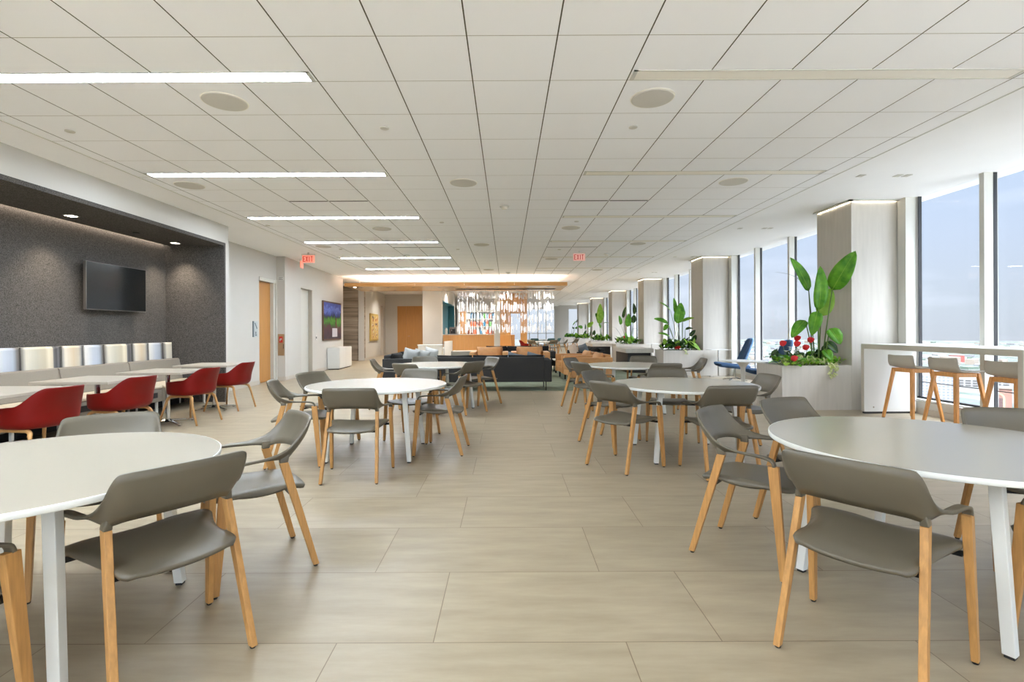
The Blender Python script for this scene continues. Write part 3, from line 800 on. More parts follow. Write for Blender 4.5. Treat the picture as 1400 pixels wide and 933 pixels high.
# ------------------------------------------------------------------ red tub chairs (prototype faces +y)
def make_red():
    t = thing('tub_chair', 'red', 'chair')
    def sm(x, a, b):
        x = min(1, max(0, (x - a) / (b - a))); return x * x * (3 - 2 * x)
    N = 64; rows = []
    for k in range(N):
        ph = 2 * PI * k / N                    # 0 at the back (-y), pi at the front
        a = abs(ph if ph <= PI else 2 * PI - ph)
        # rim height: back, arms, open front
        hz = .800 - .165 * sm(a, R(38), R(72))
        hz -= .02 * sm(a, R(72), R(118))
        hz -= .185 * sm(a, R(128), R(150))
        cx, cy = math.sin(ph), -math.cos(ph)
        e = 2.7
        q = (abs(cx) ** e + abs(cy) ** e) ** (-1 / e)
        bx, by = cx * q, cy * q
        col = []
        for i in range(15):
            v = i / 14
            if v < .45:
                r = v / .45; z = .437 - .016 * r + (.014 * (1 - r))
                s = r * .72
                p = (bx * .285 * s, by * .265 * s - .01, z)
            else:
                w = (v - .45) / .55
                s = .72 + .28 * math.sin(min(1, w * 1.9) * PI / 2)
                z = .421 + (hz - .421) * (1 - math.cos(w * PI / 2)) ** 1.15 if w < 1 else hz
                lean = max(0, (z - .58)) * .42 * max(0, -by) - max(0, by) * (z - .421) * .05
                flare = 1 + (z - .42) * .10
                if by < 0: flare -= .55 * max(0, z - .62)
                p = (bx * .285 * s * flare, by * .265 * s - .01 - lean, z)
            col.append(p)
        rows.append(col)
    rows.append(rows[0])
    mb = MB(); mb.grid(rows)
    bmesh.ops.remove_doubles(mb.bm, verts=mb.bm.verts, dist=.0004)
    mb.build('shell', M['red'], t, solid=.012, off=0, smooth=True, sub=1)
    for s in (-1, 1):
        pts = [(s * .295, .27, .006), (s * .235, .215, .26), (s * .222, .195, .345)]
        for k in range(7):
            a = k / 6 * PI / 2
            pts.append((s * (.218 - .02 * math.sin(a)), .188 - .07 * (1 - math.cos(a)), .36 + .045 * math.sin(a)))
        back = [(s * .245, -.285, .006), (s * .235, -.215, .26), (s * .222, -.195, .345)]
        for k in range(7):
            a = k / 6 * PI / 2
            back.append((s * (.218 - .02 * math.sin(a)), -.188 + .07 * (1 - math.cos(a)), .36 + .045 * math.sin(a)))
        pts += back[::-1]
        n = len(pts)
        rad = [.013 + .006 * min(1, min(i, n - 1 - i) / 3) for i in range(n)]
        MB().tube(pts, rad, 10).build('leg_frame', M['oak_pale'], t, smooth=True)
    MB().bb(-.2, .2, -.03, .03, .398, .418).build('cross_rail', M['oak_pale'], t)
    return t
rp = make_red()
RCH = [(-4.50, 4.80, 172, 'red tub chair nearest the viewer, cut by the left picture edge'), (-4.52, 5.86, 171, 'second red tub chair from the left picture edge'),
       (-4.52, 7.18, 172, 'third red tub chair, at the table with a chrome star base'), (-4.64, 8.42, 176, 'farthest red tub chair, by the end of the felt alcove')]
for i, (x, y, a, l) in enumerate(RCH):
    if i == 0:
        rp.location = (x, y, 0); rp.rotation_euler = (0, 0, R(a - 90)); rp['label'] = l; rp['group'] = 'red tub chairs facing the banquette'
    else: dup(rp, (x, y, 0), R(a - 90), l, 'red tub chairs facing the banquette')

# ------------------------------------------------------------------ small cafe tables in front of the banquette
def make_cafe():
    t = thing('cafe_table', 'c', 'table')
    MB().bb(-.44, .44, -.40, .40, .728, .758).build('tabletop', M['cafe'], t, bevel=.004)
    MB().lathe([(.028, .045), (.028, .728)], n=20).build('column', M['chrome'], t, smooth=False)
    MB().bb(-.2, .2, -.03, .03, .70, .728).build('top_bracket', M['blackmetal'], t)
    MB().lathe([(.05, .03), (.05, .052), (.03, .07)], n=20).build('hub', M['blackmetal'], t)
    for k in range(4):
        a = k * PI / 2 + R(58)
        d = V((math.cos(a), math.sin(a), 0))
        mb = MB(); mb.beam(d * .34 + V((0, 0, .006)), d * .34 + V((0, 0, .022)), .05, .036, rz=a)
        mb.tube([d * .02 + V((0, 0, .050)), d * .18 + V((0, 0, .034)), d * .335 + V((0, 0, .018))], [.018, .016, .012], 8)
        f = mb.build('foot', M['chrome'], t, smooth=False)
        MB().lathe([(.016, 0), (.016, .007)], (d.x * .33, d.y * .33, 0), 10).build('glide', M['black'], f)
    return t
cp = make_cafe()
CT = [(-4.84, 4.74, 'rectangular cafe table at the left picture edge before the nearest red chair'), (-4.84, 5.92, 'rectangular cafe table second from the left edge, before the banquette'),
      (-4.82, 7.12, 'rectangular cafe table with chrome star base, third along the banquette'), (-4.95, 8.47, 'rectangular cafe table at the far end of the banquette')]
for i, (x, y, l) in enumerate(CT):
    if i == 0: cp.location = (x, y, 0); cp['label'] = l; cp['group'] = 'cafe tables along the banquette'
    else: dup(cp, (x, y, 0), 0, l, 'cafe tables along the banquette')

# ------------------------------------------------------------------ banquette
def make_bench():
    t = thing('banquette_bench', 'b', 'bench')
    L = .617
    MB().bb(-.60, -.03, -L, L, .20, .405).build('seat_box', M['greyfabric'], t, bevel=.012)
    MB().bb(-.52, -.022, -L, L, .405, .455).build('seat_cushion', M['tansseat'], t, bevel=.02, seg=3)
    mb = MB()
    prof = [(-.615, .455), (-.50, .455), (-.565, .80), (-.585, .826), (-.625, .826), (-.645, .81)]
    a = [mb.bm.verts.new((p[0], -L, p[1])) for p in prof]; b = [mb.bm.verts.new((p[0], L, p[1])) for p in prof]
    mb.bm.faces.new(a[::-1]); mb.bm.faces.new(b)
    for k in range(len(prof)): mb.bm.faces.new((a[k], a[(k + 1) % 6], b[(k + 1) % 6], b[k]))
    mb.build('back_cushion', M['greyfabric'], t, bevel=.012)
    for x in (-.07, -.52):
        for y in (-L + .08, L - .08):
            MB().bb(x - .015, x + .015, y - .015, y + .015, 0, .20).build('leg', M['white'], t)
    MB().bb(-.03, -.022, L - .30, L - .12, .27, .35).build('socket_plate', M['frame_dark'], t)
    return t
bp_ = make_bench()
BL = ['grey banquette bench unit nearest the left picture edge', 'second grey banquette bench unit from the left edge', 'third grey banquette bench unit, below the television', 'grey banquette bench unit at the far end of the alcove']
for i in range(5):
    y = 8.62 - 1.245 * (4 - i) if i else 8.62 - 1.245 * 4
    l = BL[i - 1] if i else 'grey banquette bench unit hidden past the left picture edge'
    if i == 0: continue
    if i == 1: bp_.location = (-5.465, y, 0); bp_['label'] = l; bp_['group'] = 'banquette bench units'
    else: dup(bp_, (-5.465, y, 0), 0, l, 'banquette bench units')
o = thing('padded_wall_panel', 'tall padded back panel of the banquette with cream, grey and tan stripes', 'wall panel', (0, 0, 0))
ys = sorted([y_ for k in range(-3, 3) for y_ in (7.70 + 1.325 * k, 7.70 + 1.325 * k + .59, 7.70 + 1.325 * k + .957) if 3.6 < y_ < 9.2] + [9.28], reverse=True)
for a, b in zip(ys[1:], ys):
    mb = MB(); g = .012
    # padded vertical channels, slightly swollen
    rows = []
    for zz in (.50, .56, .70, .85, 1.0, 1.085, 1.112):
        row = []
        for i in range(9):
            f = i / 8; y = a + g + (b - a - 2 * g) * f
            bulge = .028 * math.sin(f * PI) ** .45
            if zz > 1.1: bulge *= .2
            x = -6.235 + .055 - (zz - .5) * .03 + bulge
            row.append((x, y, zz))
        rows.append(row)
    back = [[(-6.29, p[1], p[2]) for p in r] for r in rows]
    g1 = mb.grid(rows); g2 = mb.grid(back)
    per = lambda G: G[0][:] + [r[-1] for r in G[1:-1]] + G[-1][::-1] + [r[0] for r in G[-2:0:-1]]
    p1, p2 = per(g1), per(g2)
    for k in range(len(p1)): mb.bm.faces.new((p1[k], p1[(k + 1) % len(p1)], p2[(k + 1) % len(p1)], p2[k]))
    mb.build('padded_panel', M['stripe'], o, smooth=False)
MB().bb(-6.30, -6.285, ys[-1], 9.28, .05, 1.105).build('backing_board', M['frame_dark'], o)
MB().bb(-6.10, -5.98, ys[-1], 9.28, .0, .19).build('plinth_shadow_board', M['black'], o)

# television, alcove downlights, sprinkler
o = thing('television', 'flat black television on the charcoal felt wall', 'television', (-6.22, 8.0, 2.005))
MB().bb(-.022, .022, -.615, .615, -.362, .362).build('frame', M['tvframe'], o, bevel=.003)
MB().bb(.0215, .0235, -.605, .605, -.350, .354).build('screen', M['screen'], o)
MB().bb(-.108, -.022, -.2, .2, -.15, .15).build('wall_mount', M['frame_dark'], o)
for y, l in ((6.85, 'bright square downlight in the felt soffit, nearer of two'), (9.0, 'bright square downlight in the felt soffit above the far side wall'), (4.7, 'square downlight in the felt soffit beyond the left picture edge')):
    o = thing('square_downlight', l, 'light', (-5.95, y, 2.90), 0, 'alcove downlights')
    MB().bb(-.065, .065, -.065, .065, -.004, -.0004).build('trim_plate', M['trim_white'], o)
    MB().bb(-.05, .05, -.05, .05, -.006, -.0045).build('lens', M['lampspot'], o)
    L = bpy.data.lights.new('alcove_spot', 'SPOT'); L.energy = 75; L.spot_size = R(95); L.spot_blend = .8; L.color = (1, .84, .66); L.shadow_soft_size = .05
    lo = bpy.data.objects.new('alcove_spot', L); C.objects.link(lo); lo.location = (-5.95, y, 2.885)
o = MB().lathe([(.045, -.012), (.05, .001)], n=20).build('ceiling_sprinkler', M['black'], loc=(-5.95, 8.05, 2.90)); tag(o, 'black sprinkler cover in the felt soffit over the television', 'sprinkler')

# ------------------------------------------------------------------ things on the left walls
def label_plate(): pass
o = thing('restroom_sign', 'grey restroom sign plate with pictogram beside the oak door', 'sign', (XD, 12.12, 1.36))
MB().bb(0.001, .012, -.14, -.085, -.19, .19).build('dark_strip', M['signdark'], o)
MB().bb(0.001, .010, -.08, .10, -.19, .19).build('plate', M['signgrey'], o)
mb = MB(); mb.box((.0115, .01, .08), (.003, .03, .17), Matrix.Rotation(R(35), 3, 'X')); mb.bb(.010, .013, -.02, .02, -.12, -.06); mb.bb(.010, .013, -.03, .045, -.16, -.13); mb.build('pictogram', M['signdark'], o)
o = thing('extinguisher_cabinet', 'bronze fire extinguisher cabinet in the wall by the oak door', 'cabinet', (-5.962, 13.25, .945))
MB().bb(-.082, .082, -.02, -.0005, -.285, .285).build('door_plate', M['paving'], o, bevel=.003)
mb = MB(); mb.bb(-.05, .045, -.024, -.02, .06, .22); mb.build('red_notice', M['redpaint'], o)
mb = MB(); mb.bb(-.03, -.012, -.027, -.024, .10, .16); mb.bb(-.012, .02, -.027, -.024, .13, .175); mb.build('notice_mark', M['pillow_white'], o)
MB().bb(.06, .07, -.03, -.02, -.10, .02).build('handle', M['frame_dark'], o)
o = thing('notice_plate', 'small white notice plate above the extinguisher cabinet', 'sign', (-5.965, 13.25, 2.70))
MB().bb(-.08, .08, -.014, -.0005, -.045, .045).build('plate', M['white'], o)
mb = MB()
for k in range(3): mb.bb(-.06, .06 - .03 * (k % 2), -.016, -.014, .022 - k * .025 - .005, .022 - k * .025 + .005)
mb.build('text_lines', M['sticker_grey'], o)
o = thing('card_reader', 'small dark access switch by the taupe doorway on the slanting wall', 'switch', (lw(15.75), 15.75, 1.10))
MB().bb(0, .015, -.05, .05, -.08, .08).build('plate', M['white'], o); MB().bb(.015, .02, -.03, .03, -.03, .03).build('button', M['frame_dark'], o)
# pictures
def art_mat(name, kind):
    m = bpy.data.materials.new(name); m.use_nodes = True; nt = m.node_tree; b = nt.nodes['Principled BSDF']
    tc = nt.nodes.new('ShaderNodeTexCoord'); sp = nt.nodes.new('ShaderNodeSeparateXYZ'); nt.links.new(tc.outputs['Object'], sp.inputs[0])
    n = nt.nodes.new('ShaderNodeTexNoise'); n.inputs['Scale'].default_value = 3.2; n.inputs['Detail'].default_value = 6; n.inputs['Distortion'].default_value = 1.2
    nt.links.new(tc.outputs['Object'], n.inputs['Vector'])
    if kind == 0:
        z = math_node(nt, 'ADD', math_node(nt, 'DIVIDE', math_node(nt, 'ADD', sp.outputs[2], .62), 1.24), math_node(nt, 'MULTIPLY', math_node(nt, 'SUBTRACT', n.outputs['Fac'], .5), .6))
        stops = [(0, (40, 34, 52)), (.18, (66, 44, 60)), (.34, (84, 46, 62)), (.38, (52, 96, 40)), (.50, (72, 140, 44)), (.60, (40, 92, 40)), (.63, (34, 34, 70)), (.72, (44, 60, 132)), (.84, (92, 116, 190)), (.92, (52, 66, 140)), (1, (60, 80, 160))]
    else:
        n.inputs['Scale'].default_value = 9
        z = n.outputs['Fac']
        stops = [(0, (90, 84, 110)), (.36, (150, 120, 110)), (.42, (206, 180, 112)), (.58, (216, 190, 120)), (.64, (190, 96, 60)), (.72, (120, 130, 150)), (1, (70, 70, 90))]
    r = nt.nodes.new('ShaderNodeValToRGB'); cr = r.color_ramp
    while len(cr.elements) < len(stops): cr.elements.new(.5)
    for e, (p, c) in zip(cr.elements, stops): e.position = p; e.color = srgb(*c)
    nt.links.new(z, r.inputs[0]); nt.links.new(r.outputs[0], b.inputs['Base Color']); b.inputs['Roughness'].default_value = .5
    return m
a1 = math.atan2(lw(18.5) - lw(16.5), 2)
o = thing('framed_painting', 'large framed painting of blue sky over green field on the slanting wall', 'painting', (lw(17.4) + .003, 17.4, 1.65), -a1)
MB().bb(0, .05, -1.05, 1.05, -.66, .66).build('frame', mat('walnut_frame', srgb(92, 66, 48), .5), o, bevel=.004)
MB().bb(.048, .056, -1.0, 1.0, -.61, .61).build('canvas', art_mat('landscape_paint', 0), o)
mb = MB(); mb.bb(.056, .059, -.1, .5, -.55, -.25); mb.build('white_shape', mat('pale_paint', srgb(190, 186, 196), .6), o)
mb = MB(); mb.bb(.056, .059, .3, .42, -.25, .1); mb.build('dark_red_shape', mat('dark_red_paint', srgb(96, 40, 40), .6), o)
a2 = math.atan2(pw(25) - pw(23), 2)
o = thing('framed_print', 'tall yellow framed print with small figures beside the striped stone wall', 'painting', (pw(24.0) + .003, 24.0, 1.47), -a2)
MB().bb(0, .05, -.98, .98, -.64, .64).build('frame', mat('gilt_frame', srgb(190, 160, 80), .4, metal=.3), o, bevel=.004)
MB().bb(.048, .056, -.88, .88, -.57, .57).build('print', art_mat('yellow_print', 1), o)
rnd = random.Random(4)
FM = [mat('print_ink', srgb(92, 86, 100), .6), mat('print_red', srgb(170, 84, 60), .6), mat('print_pale', srgb(222, 214, 190), .6)]
mb = MB()
for i in range(2):
    for k in range(4):
        for q in range(5):
            y_, z_ = -.42 + i * .84 + rnd.uniform(-.22, .22), -.42 + k * .28 + rnd.uniform(-.09, .09)
            mb.box((.0575, y_, z_), (.002, rnd.uniform(.06, .2), rnd.uniform(.04, .12)), Matrix.Rotation(rnd.uniform(-.6, .6), 3, 'X'), rnd.randrange(3))
tag(mb.build('figures', FM, o), kind='stuff')
# white low cabinet against the slanting wall
ca = -a1
o = thing('white_low_cabinet', 'white low storage cabinet below the blue and green painting', 'cabinet', (lw(17.65) + .02, 17.65, 0), ca)
MB().bb(0, .40, -.80, .80, .03, .74).build('body', M['white'], o, bevel=.004)
MB().bb(.03, .37, -.77, .77, 0, .03).build('plinth', M['frame_dark'], o)
for s in (-.40, .40): MB().bb(.40, .408, s - .39, s + .39, .05, .72).build('door_panel', M['white'], o)

# ------------------------------------------------------------------ window bar counter and stools
o = thing('bar_counter', 'high white bar counter with panel ends in front of the window', 'counter', (5.49, 6.55, 0))
mb = MB(); mb.bb(0, .82, -1.23, 1.21, 1.0, 1.075); mb.build('worktop', M['counter'], o, bevel=.003)
MB().bb(-.004, .0, -1.23, 1.21, 1.0, 1.068).build('front_edge_shade', M['counter_shaded'], o)  # thin sheet coloured in shade on the room-facing edge
for y in (-1.23, 1.15):
    p = MB().bb(0, .80, y, y + .06, .03, 1.0).build('end_panel', M['counter'], o, bevel=.003)
    MB().bb(.01, .79, y + .006, y + .054, 0, .03).build('plinth', M['frame_dark'], p)
    MB().bb(-.004, 0, y, y + .06, .03, 1.0).build('edge_shade_strip', M['counter_shaded'], p)
MB().lathe([(.012, 0), (.012, .004)], (0, 0, 0), 12).build('cable_cap', M['chrome'], o, loc=(.14, 1.148, .10)).rotation_euler = (PI / 2, 0, 0)
def make_stool():
    t = thing('bar_stool', 's', 'stool')
    rows = []
    prof = [(.205, .742), (.195, .756), (.12, .760), (.0, .752), (-.10, .756), (-.155, .775), (-.185, .82), (-.20, .87), (-.21, .915), (-.212, .925)]
    pr = catmull([V((0, a, b)) for a, b in prof], 3)
    for i, p in enumerate(pr):
        f = i / (len(pr) - 1); row = []
        w = .205 if f < .6 else .205 - .012 * (f - .6) / .4
        if f < .08: w *= .82 + .18 * f / .08
        if f > .95: w *= .96
        for k in range(13):
            u = -1 + k / 6
            z = p.z; y = p.y
            if f < .55: z += .012 * abs(u) ** 3 - .006
            else: y += .03 * abs(u) ** 2.2 * (f - .5) * 2
            row.append((u * w, y, z))
        rows.append(row)
    mb = MB(); mb.grid(rows); mb.build('seat_shell', mat('stool_shell', srgb(186, 180, 168), .5) if 'stool_shell' not in bpy.data.materials else bpy.data.materials['stool_shell'], t, solid=.018, off=0, smooth=True)
    mb = MB()
    for s in (-1, 1):
        mb.bb(-.15, .15, s * .145 - .011, s * .145 + .011, .685, .738); mb.bb(s * .145 - .011, s * .145 + .011, -.15, .15, .685, .738)
    mb.build('seat_frame', M['stool_wood'], t, bevel=.002)
    for i, j in ((-1, -1), (1, -1), (1, 1), (-1, 1)):
        l = MB().beam((i * .235, j * .235, .006), (i * .145, j * .145, .738), .032, .032, .040, .040).build('leg', M['stool_wood'], t, bevel=.003)
        MB().bb(i * .235 - .012, i * .235 + .012, j * .235 - .012, j * .235 + .012, 0, .006).build('glide', M['black'], l)
    MB().tube([(-.205, .205, .25), (.205, .205, .25)], .008, 8).build('footrest', M['chrome'], t)
    return t
st = make_stool()
for i, (x, y, a, l) in enumerate([(5.80, 7.17, 7, 'light grey bar stool nearest the column end of the counter'), (5.80, 6.47, 4, 'middle light grey bar stool under the window counter'), (5.82, 5.71, 1, 'light grey bar stool at the right, cut by the near counter end')]):
    if i == 0:
        st.location = (x, y, 0); st.rotation_euler = (0, 0, R(a - 90)); st['label'] = l; st['group'] = 'bar stools at the window counter'
    else: dup(st, (x, y, 0), R(a - 90), l, 'bar stools at the window counter')

# ------------------------------------------------------------------ planters and plants
ORD = ['nearest', 'second', 'third', 'fourth', 'fifth', 'sixth']
def blade(mb, base, tip, w, nrm, sag=.08, fold=.25, segs=10, tipsharp=1.0, wave=.0):
    """one leaf blade from base to tip, w = full width, nrm = side the upper face looks to"""
    base, tip = V(base), V(tip); ax = tip - base; L = ax.length; ax.normalize()
    n = V(nrm); n = (n - ax * n.dot(ax)).normalized(); s = ax.cross(n).normalized()
    rows = []
    for i in range(segs + 1):
        f = i / segs
        c = base + ax * (L * f) + n * (math.sin(f * PI) * sag * L) 
        hw = w / 2 * (math.sin(PI * min(1, f ** .72)) ** .62) * (1 if f < .5 else 1)
        if i == 0 or i == segs: hw = w * .012
        row = []
        for k in (-1, -.5, 0, .5, 1):
            wv = math.sin(f * 17 + k * 2) * wave * w * abs(k)
            row.append(c + s * (hw * k) + n * (abs(k) * hw * fold + wv))
        rows.append(row)
    mb.grid(rows)
def petiole(mb, a, b, r=.009, bow=(0, 0, 0)):
    a, b = V(a), V(b); m = (a + b) / 2 + V(bow)
    pts = [a.lerp(m, t) * (1 - t) + m.lerp(b, t) * t for t in [i / 7 for i in range(8)]]
    mb.tube(pts, [r * (1.25 - .5 * i / 7) for i in range(8)], 7)
def bop(k, loc, leaves, label, stemr=.010):
    """bird-of-paradise plant: leaves = list of (base, tip, width, normal, material, root dx dy)"""
    o = thing('bird_of_paradise_plant', label, 'plant', loc, 0, 'bird-of-paradise plants in the planters')
    for b, t, w, n, m, r in leaves:
        s = MB(); petiole(s, (r[0], r[1], -.03), b, stemr, ((b[0] - r[0]) * -.12, 0, .05))
        st_ = s.build('stem', M['stem'] if m != 'stem_dark' else M['stem_dark'], o, smooth=True)
        mb = MB(); blade(mb, b, t, w, n, .07 if w > .1 else .12, .22, 12, wave=.012)
        nf = len(mb.bm.faces)
        if w > .06:
            b_, t_ = V(b), V(t); ax = (t_ - b_); L_ = ax.length; ax = ax.normalized(); n_ = V(n); n_ = (n_ - ax * n_.dot(ax)).normalized()
            pts = [b_ + ax * (L_ * f / 8) + n_ * (math.sin(f / 8 * PI) * (.07 if w > .1 else .12) * L_ + .002) for f in range(9)]
            mb.tube(pts, [max(.001, .006 * (1 - f / 9)) for f in range(9)], 5)
            mb.bm.faces.ensure_lookup_table()
            for f_ in mb.bm.faces[nf:]: f_.material_index = 1
        mb.build('leaf', [M[m if m in M else 'leaf'], M['leaf_light']], o, smooth=True, solid=.0015)
    return o
def scatter(name, label, loc, box, n, seed, size, mats, cat='plants', up=.12, group=None, zlo=0.0):
    """low planting that nobody could count"""
    rnd = random.Random(seed); mb = MB()
    for i in range(n):
        x, y = rnd.uniform(-box[0], box[0]), rnd.uniform(-box[1], box[1])
        h = rnd.uniform(.2, 1) * up + zlo
        a = rnd.uniform(0, 2 * PI); el = rnd.uniform(-.1, 1.1); l = size * rnd.uniform(.6, 1.3)
        d = V((math.cos(a) * math.cos(el), math.sin(a) * math.cos(el), math.sin(el)))
        bx = max(-box[0], min(box[0] , x)); by = max(-box[1], min(box[1], y))
        p = V((bx, by, h)); q = p + d * l
        q.x = max(-box[0] - .05, min(box[0] + .05, q.x)); q.y = max(-box[1] - .05, min(box[1] + .05, q.y))
        if (q - p).length < .02: continue
        st0 = len(mb.bm.faces)
        blade(mb, p, q, l * rnd.uniform(.35, .6), (d.x * -.4 + rnd.uniform(-.3, .3), d.y * -.4 + rnd.uniform(-.3, .3), 1), .12, .2, 4)
        mb.bm.faces.ensure_lookup_table(); mi = rnd.randrange(len(mats))
        for f in mb.bm.faces[st0:]: f.material_index = mi
    o = mb.build(name, [M[m] for m in mats], loc=loc, smooth=True)
    return tag(o, label, cat, group, 'stuff')
PZ = .715
def planter(k):
    y = COLY[k]
    o = thing('planter_box', '%s white stone planter box beside a window column' % ORD[k - 1], 'planter', (4.98, y + .40, 0), 0, 'stone planter boxes by the columns')
    t = .05; x0, x1, y0, y1 = -.56, .559, -.398, .42
    mb = MB(); mb.bb(x0, x1, y0, y0 + t, 0, PZ); mb.bb(x0, x1, y1 - t, y1, 0, PZ); mb.bb(x0, x0 + t, y0 + t, y1 - t, 0, PZ); mb.bb(x1 - t, x1, y0 + t, y1 - t, 0, PZ)
    mb.build('box', M['stone_light'], o)
    MB().bb(x0 + t, x1 - t, y0 + t, y1 - t, .3, PZ - .05).build('soil', M['soil'], o)
    return y + .40
PY = {k: planter(k) for k in range(1, 7)}
# plant 1: x_local = (zx-385)/378 + .32 , z_local = (790-zy)/378 (measured in the planter's own frame)
def P1(zx, zy, dy=0): return ((zx - 385) / 378 + .32, dy, (790 - zy) / 378)
r0 = (.32, 0)
bop(1, (4.98, PY[1], PZ - .03), [
    ((.347, -.25, 1.255), (.537, -.53, 1.851), .30, (-.55, -.8, .1), 'leaf', (.26, -.1)),
    ((.184, -.15, .931), (.151, -.25, 1.651), .22, (-.2, -1, .1), 'leaf', (.20, -.12)),
    ((.115, 0, 1.26), (-.228, -.05, 1.823), .19, (-.1, -.95, .3), 'leaf', (.18, -.06)),
    ((.127, .02, 1.256), (-.527, -.15, 1.565), .035, (.3, -.3, 1), 'stem_dark', (.16, -.02)),
    ((.26, -.1, .833), (.394, -.15, 1.294), .25, (-.5, -.85, .1), 'leaf_light', (.24, -.05)),
    ((.102, -.25, .907), (-.051, -.35, .513), .20, (-.45, -.85, .1), 'leaf', (.18, -.16)),
    ((-.04, -.15, .763), (-.35, -.30, .473), .19, (-.5, -.75, .5), 'leaf', (.14, -.1)),
    ((.273, -.30, .629), (.359, -.43, .372), .21, (-.3, -.85, .4), 'leaf', (.26, -.16)),
    ((.304, -.15, .411), (.432, -.25, .22), .14, (-.3, -.8, .5), 'leaf_dark', (.28, -.05)),
    ((.246, -.2, .283), (.277, -.33, .11), .15, (-.2, -.9, .3), 'leaf', (.25, -.14)),
    ((.30, -.05, .25), (.46, -.1, .36), .12, (-.3, -.8, .5), 'leaf_dark', (.30, -.02)),
], 'tall bird-of-paradise plant with broad leaves in the nearest planter', .010)
# low planting in planter 1
def anthurium(loc, seed, label, n=9, flowers=((0, 0, .3),), red=True, lm='leaf'):
    o = thing('anthurium_plant' if red else 'white_flower_plant', label, 'plant', loc)
    rnd = random.Random(seed)
    for i in range(n):
        a = 2 * PI * i / n + rnd.uniform(-.3, .3); el = rnd.uniform(.25, 1.0); d = V((math.cos(a) * math.cos(el), math.sin(a) * math.cos(el), math.sin(el)))
        l = rnd.uniform(.12, .22)
        s = MB(); petiole(s, (0, 0, -.05), d * l, .004); s.build('stem', M['stem'], o)
        mb = MB(); blade(mb, d * l, d * l + V((d.x * .13, d.y * .13, rnd.uniform(-.06, .05))), .10, (d.x * -.4, d.y * -.4, 1), .1, .15, 7); mb.build('leaf', M[lm], o, smooth=True)
    for f in flowers:
        f = V(f)
        s = MB(); petiole(s, (0, 0, -.05), f, .004); s.build('stem', M['stem'], o)
        mb = MB()
        if red:
            blade(mb, f + V((-.045, 0, -.02)), f + V((.05, -.03, .035)), .10, (-.25, -1, .55), .15, .12, 7)
            mb.tube([f, f + V((.01, -.02, .05))], [.006, .003], 6)
        else:
            for k in range(7):
                a = 2 * PI * k / 7; blade(mb, f, f + V((math.cos(a) * .05, math.sin(a) * .05, .02)), .04, (0, 0, 1), .2, .1, 4)
        mb.build('flower', M['petal_red'] if red else M['petal_white'], o, smooth=True)
    return o
y = PY[1]
anthurium((4.62, y - .24, PZ - .02), 3, 'anthurium with red flowers at the left of the nearest planter', 12, ((-.12, -.03, .37), (.13, .0, .36), (.0, -.14, .13)))
anthurium((4.86, y - .16, PZ - .02), 4, 'anthurium with red flowers in the middle of the nearest planter', 12, ((.16, .0, .42), (-.05, .02, .45), (.05, -.05, .30)))
anthurium((4.58, y - .30, PZ - .02), 5, 'small plant with white flowers at the left front of the nearest planter', 8, ((-.06, -.04, .24), (.0, -.07, .27), (.07, -.05, .24), (.03, .0, .30), (.12, -.04, .27), (.18, -.02, .30)), False, 'leaf_light')
def vine(loc, seed, pts, label, m='leaf_cream', n=26, size=.05, leaf_pts=None):
    o = thing('trailing_vine', label, 'plant', loc)
    rnd = random.Random(seed)
    mb = MB(); cm = catmull([V(p) for p in pts], 6); mb.tube(cm, .003, 6); mb.build('stem', M['stem'], o)
    mb = MB()
    for i in range(n):
        p = cm[int(i / n * (len(cm) - 1))]
        d = V((rnd.uniform(-1, 1), rnd.uniform(-.8, .1), rnd.uniform(-.6, .3))).normalized()
        blade(mb, p, p + d * size * rnd.uniform(.8, 1.4), size * .75, (0, -1, .5), .1, .15, 5)
    mb.build('leaves', M[m], o, smooth=True)
    return o
vine((5.22, y - .33, PZ), 7, [(0, .05, 0), (-.02, -.04, .03), (-.02, -.085, -.02), (-.05, -.09, -.10), (-.03, -.085, -.17)], 'cream-leaved vine trailing over the front of the nearest planter')
vine((5.26, y - .33, PZ), 8, [(0, .05, 0), (.0, -.04, .03), (.02, -.085, -.03), (-.01, -.09, -.13), (-.06, -.085, -.20)], 'second cream-leaved vine hanging lower over the nearest planter front')
scatter('low_foliage', 'low variegated foliage along the front rim of the nearest planter', (4.98, y - .22, PZ - .02), (.47, .11), 380, 11, .085, ['leaf_cream', 'leaf_light', 'leaf_cream', 'leaf_light', 'leaf'], up=.10)
scatter('low_foliage', 'dark low foliage filling the back of the nearest planter', (5.0, y + .1, PZ - .02), (.44, .20), 120, 12, .15, ['leaf_dark', 'leaf', 'leaf_dark'], up=.14)

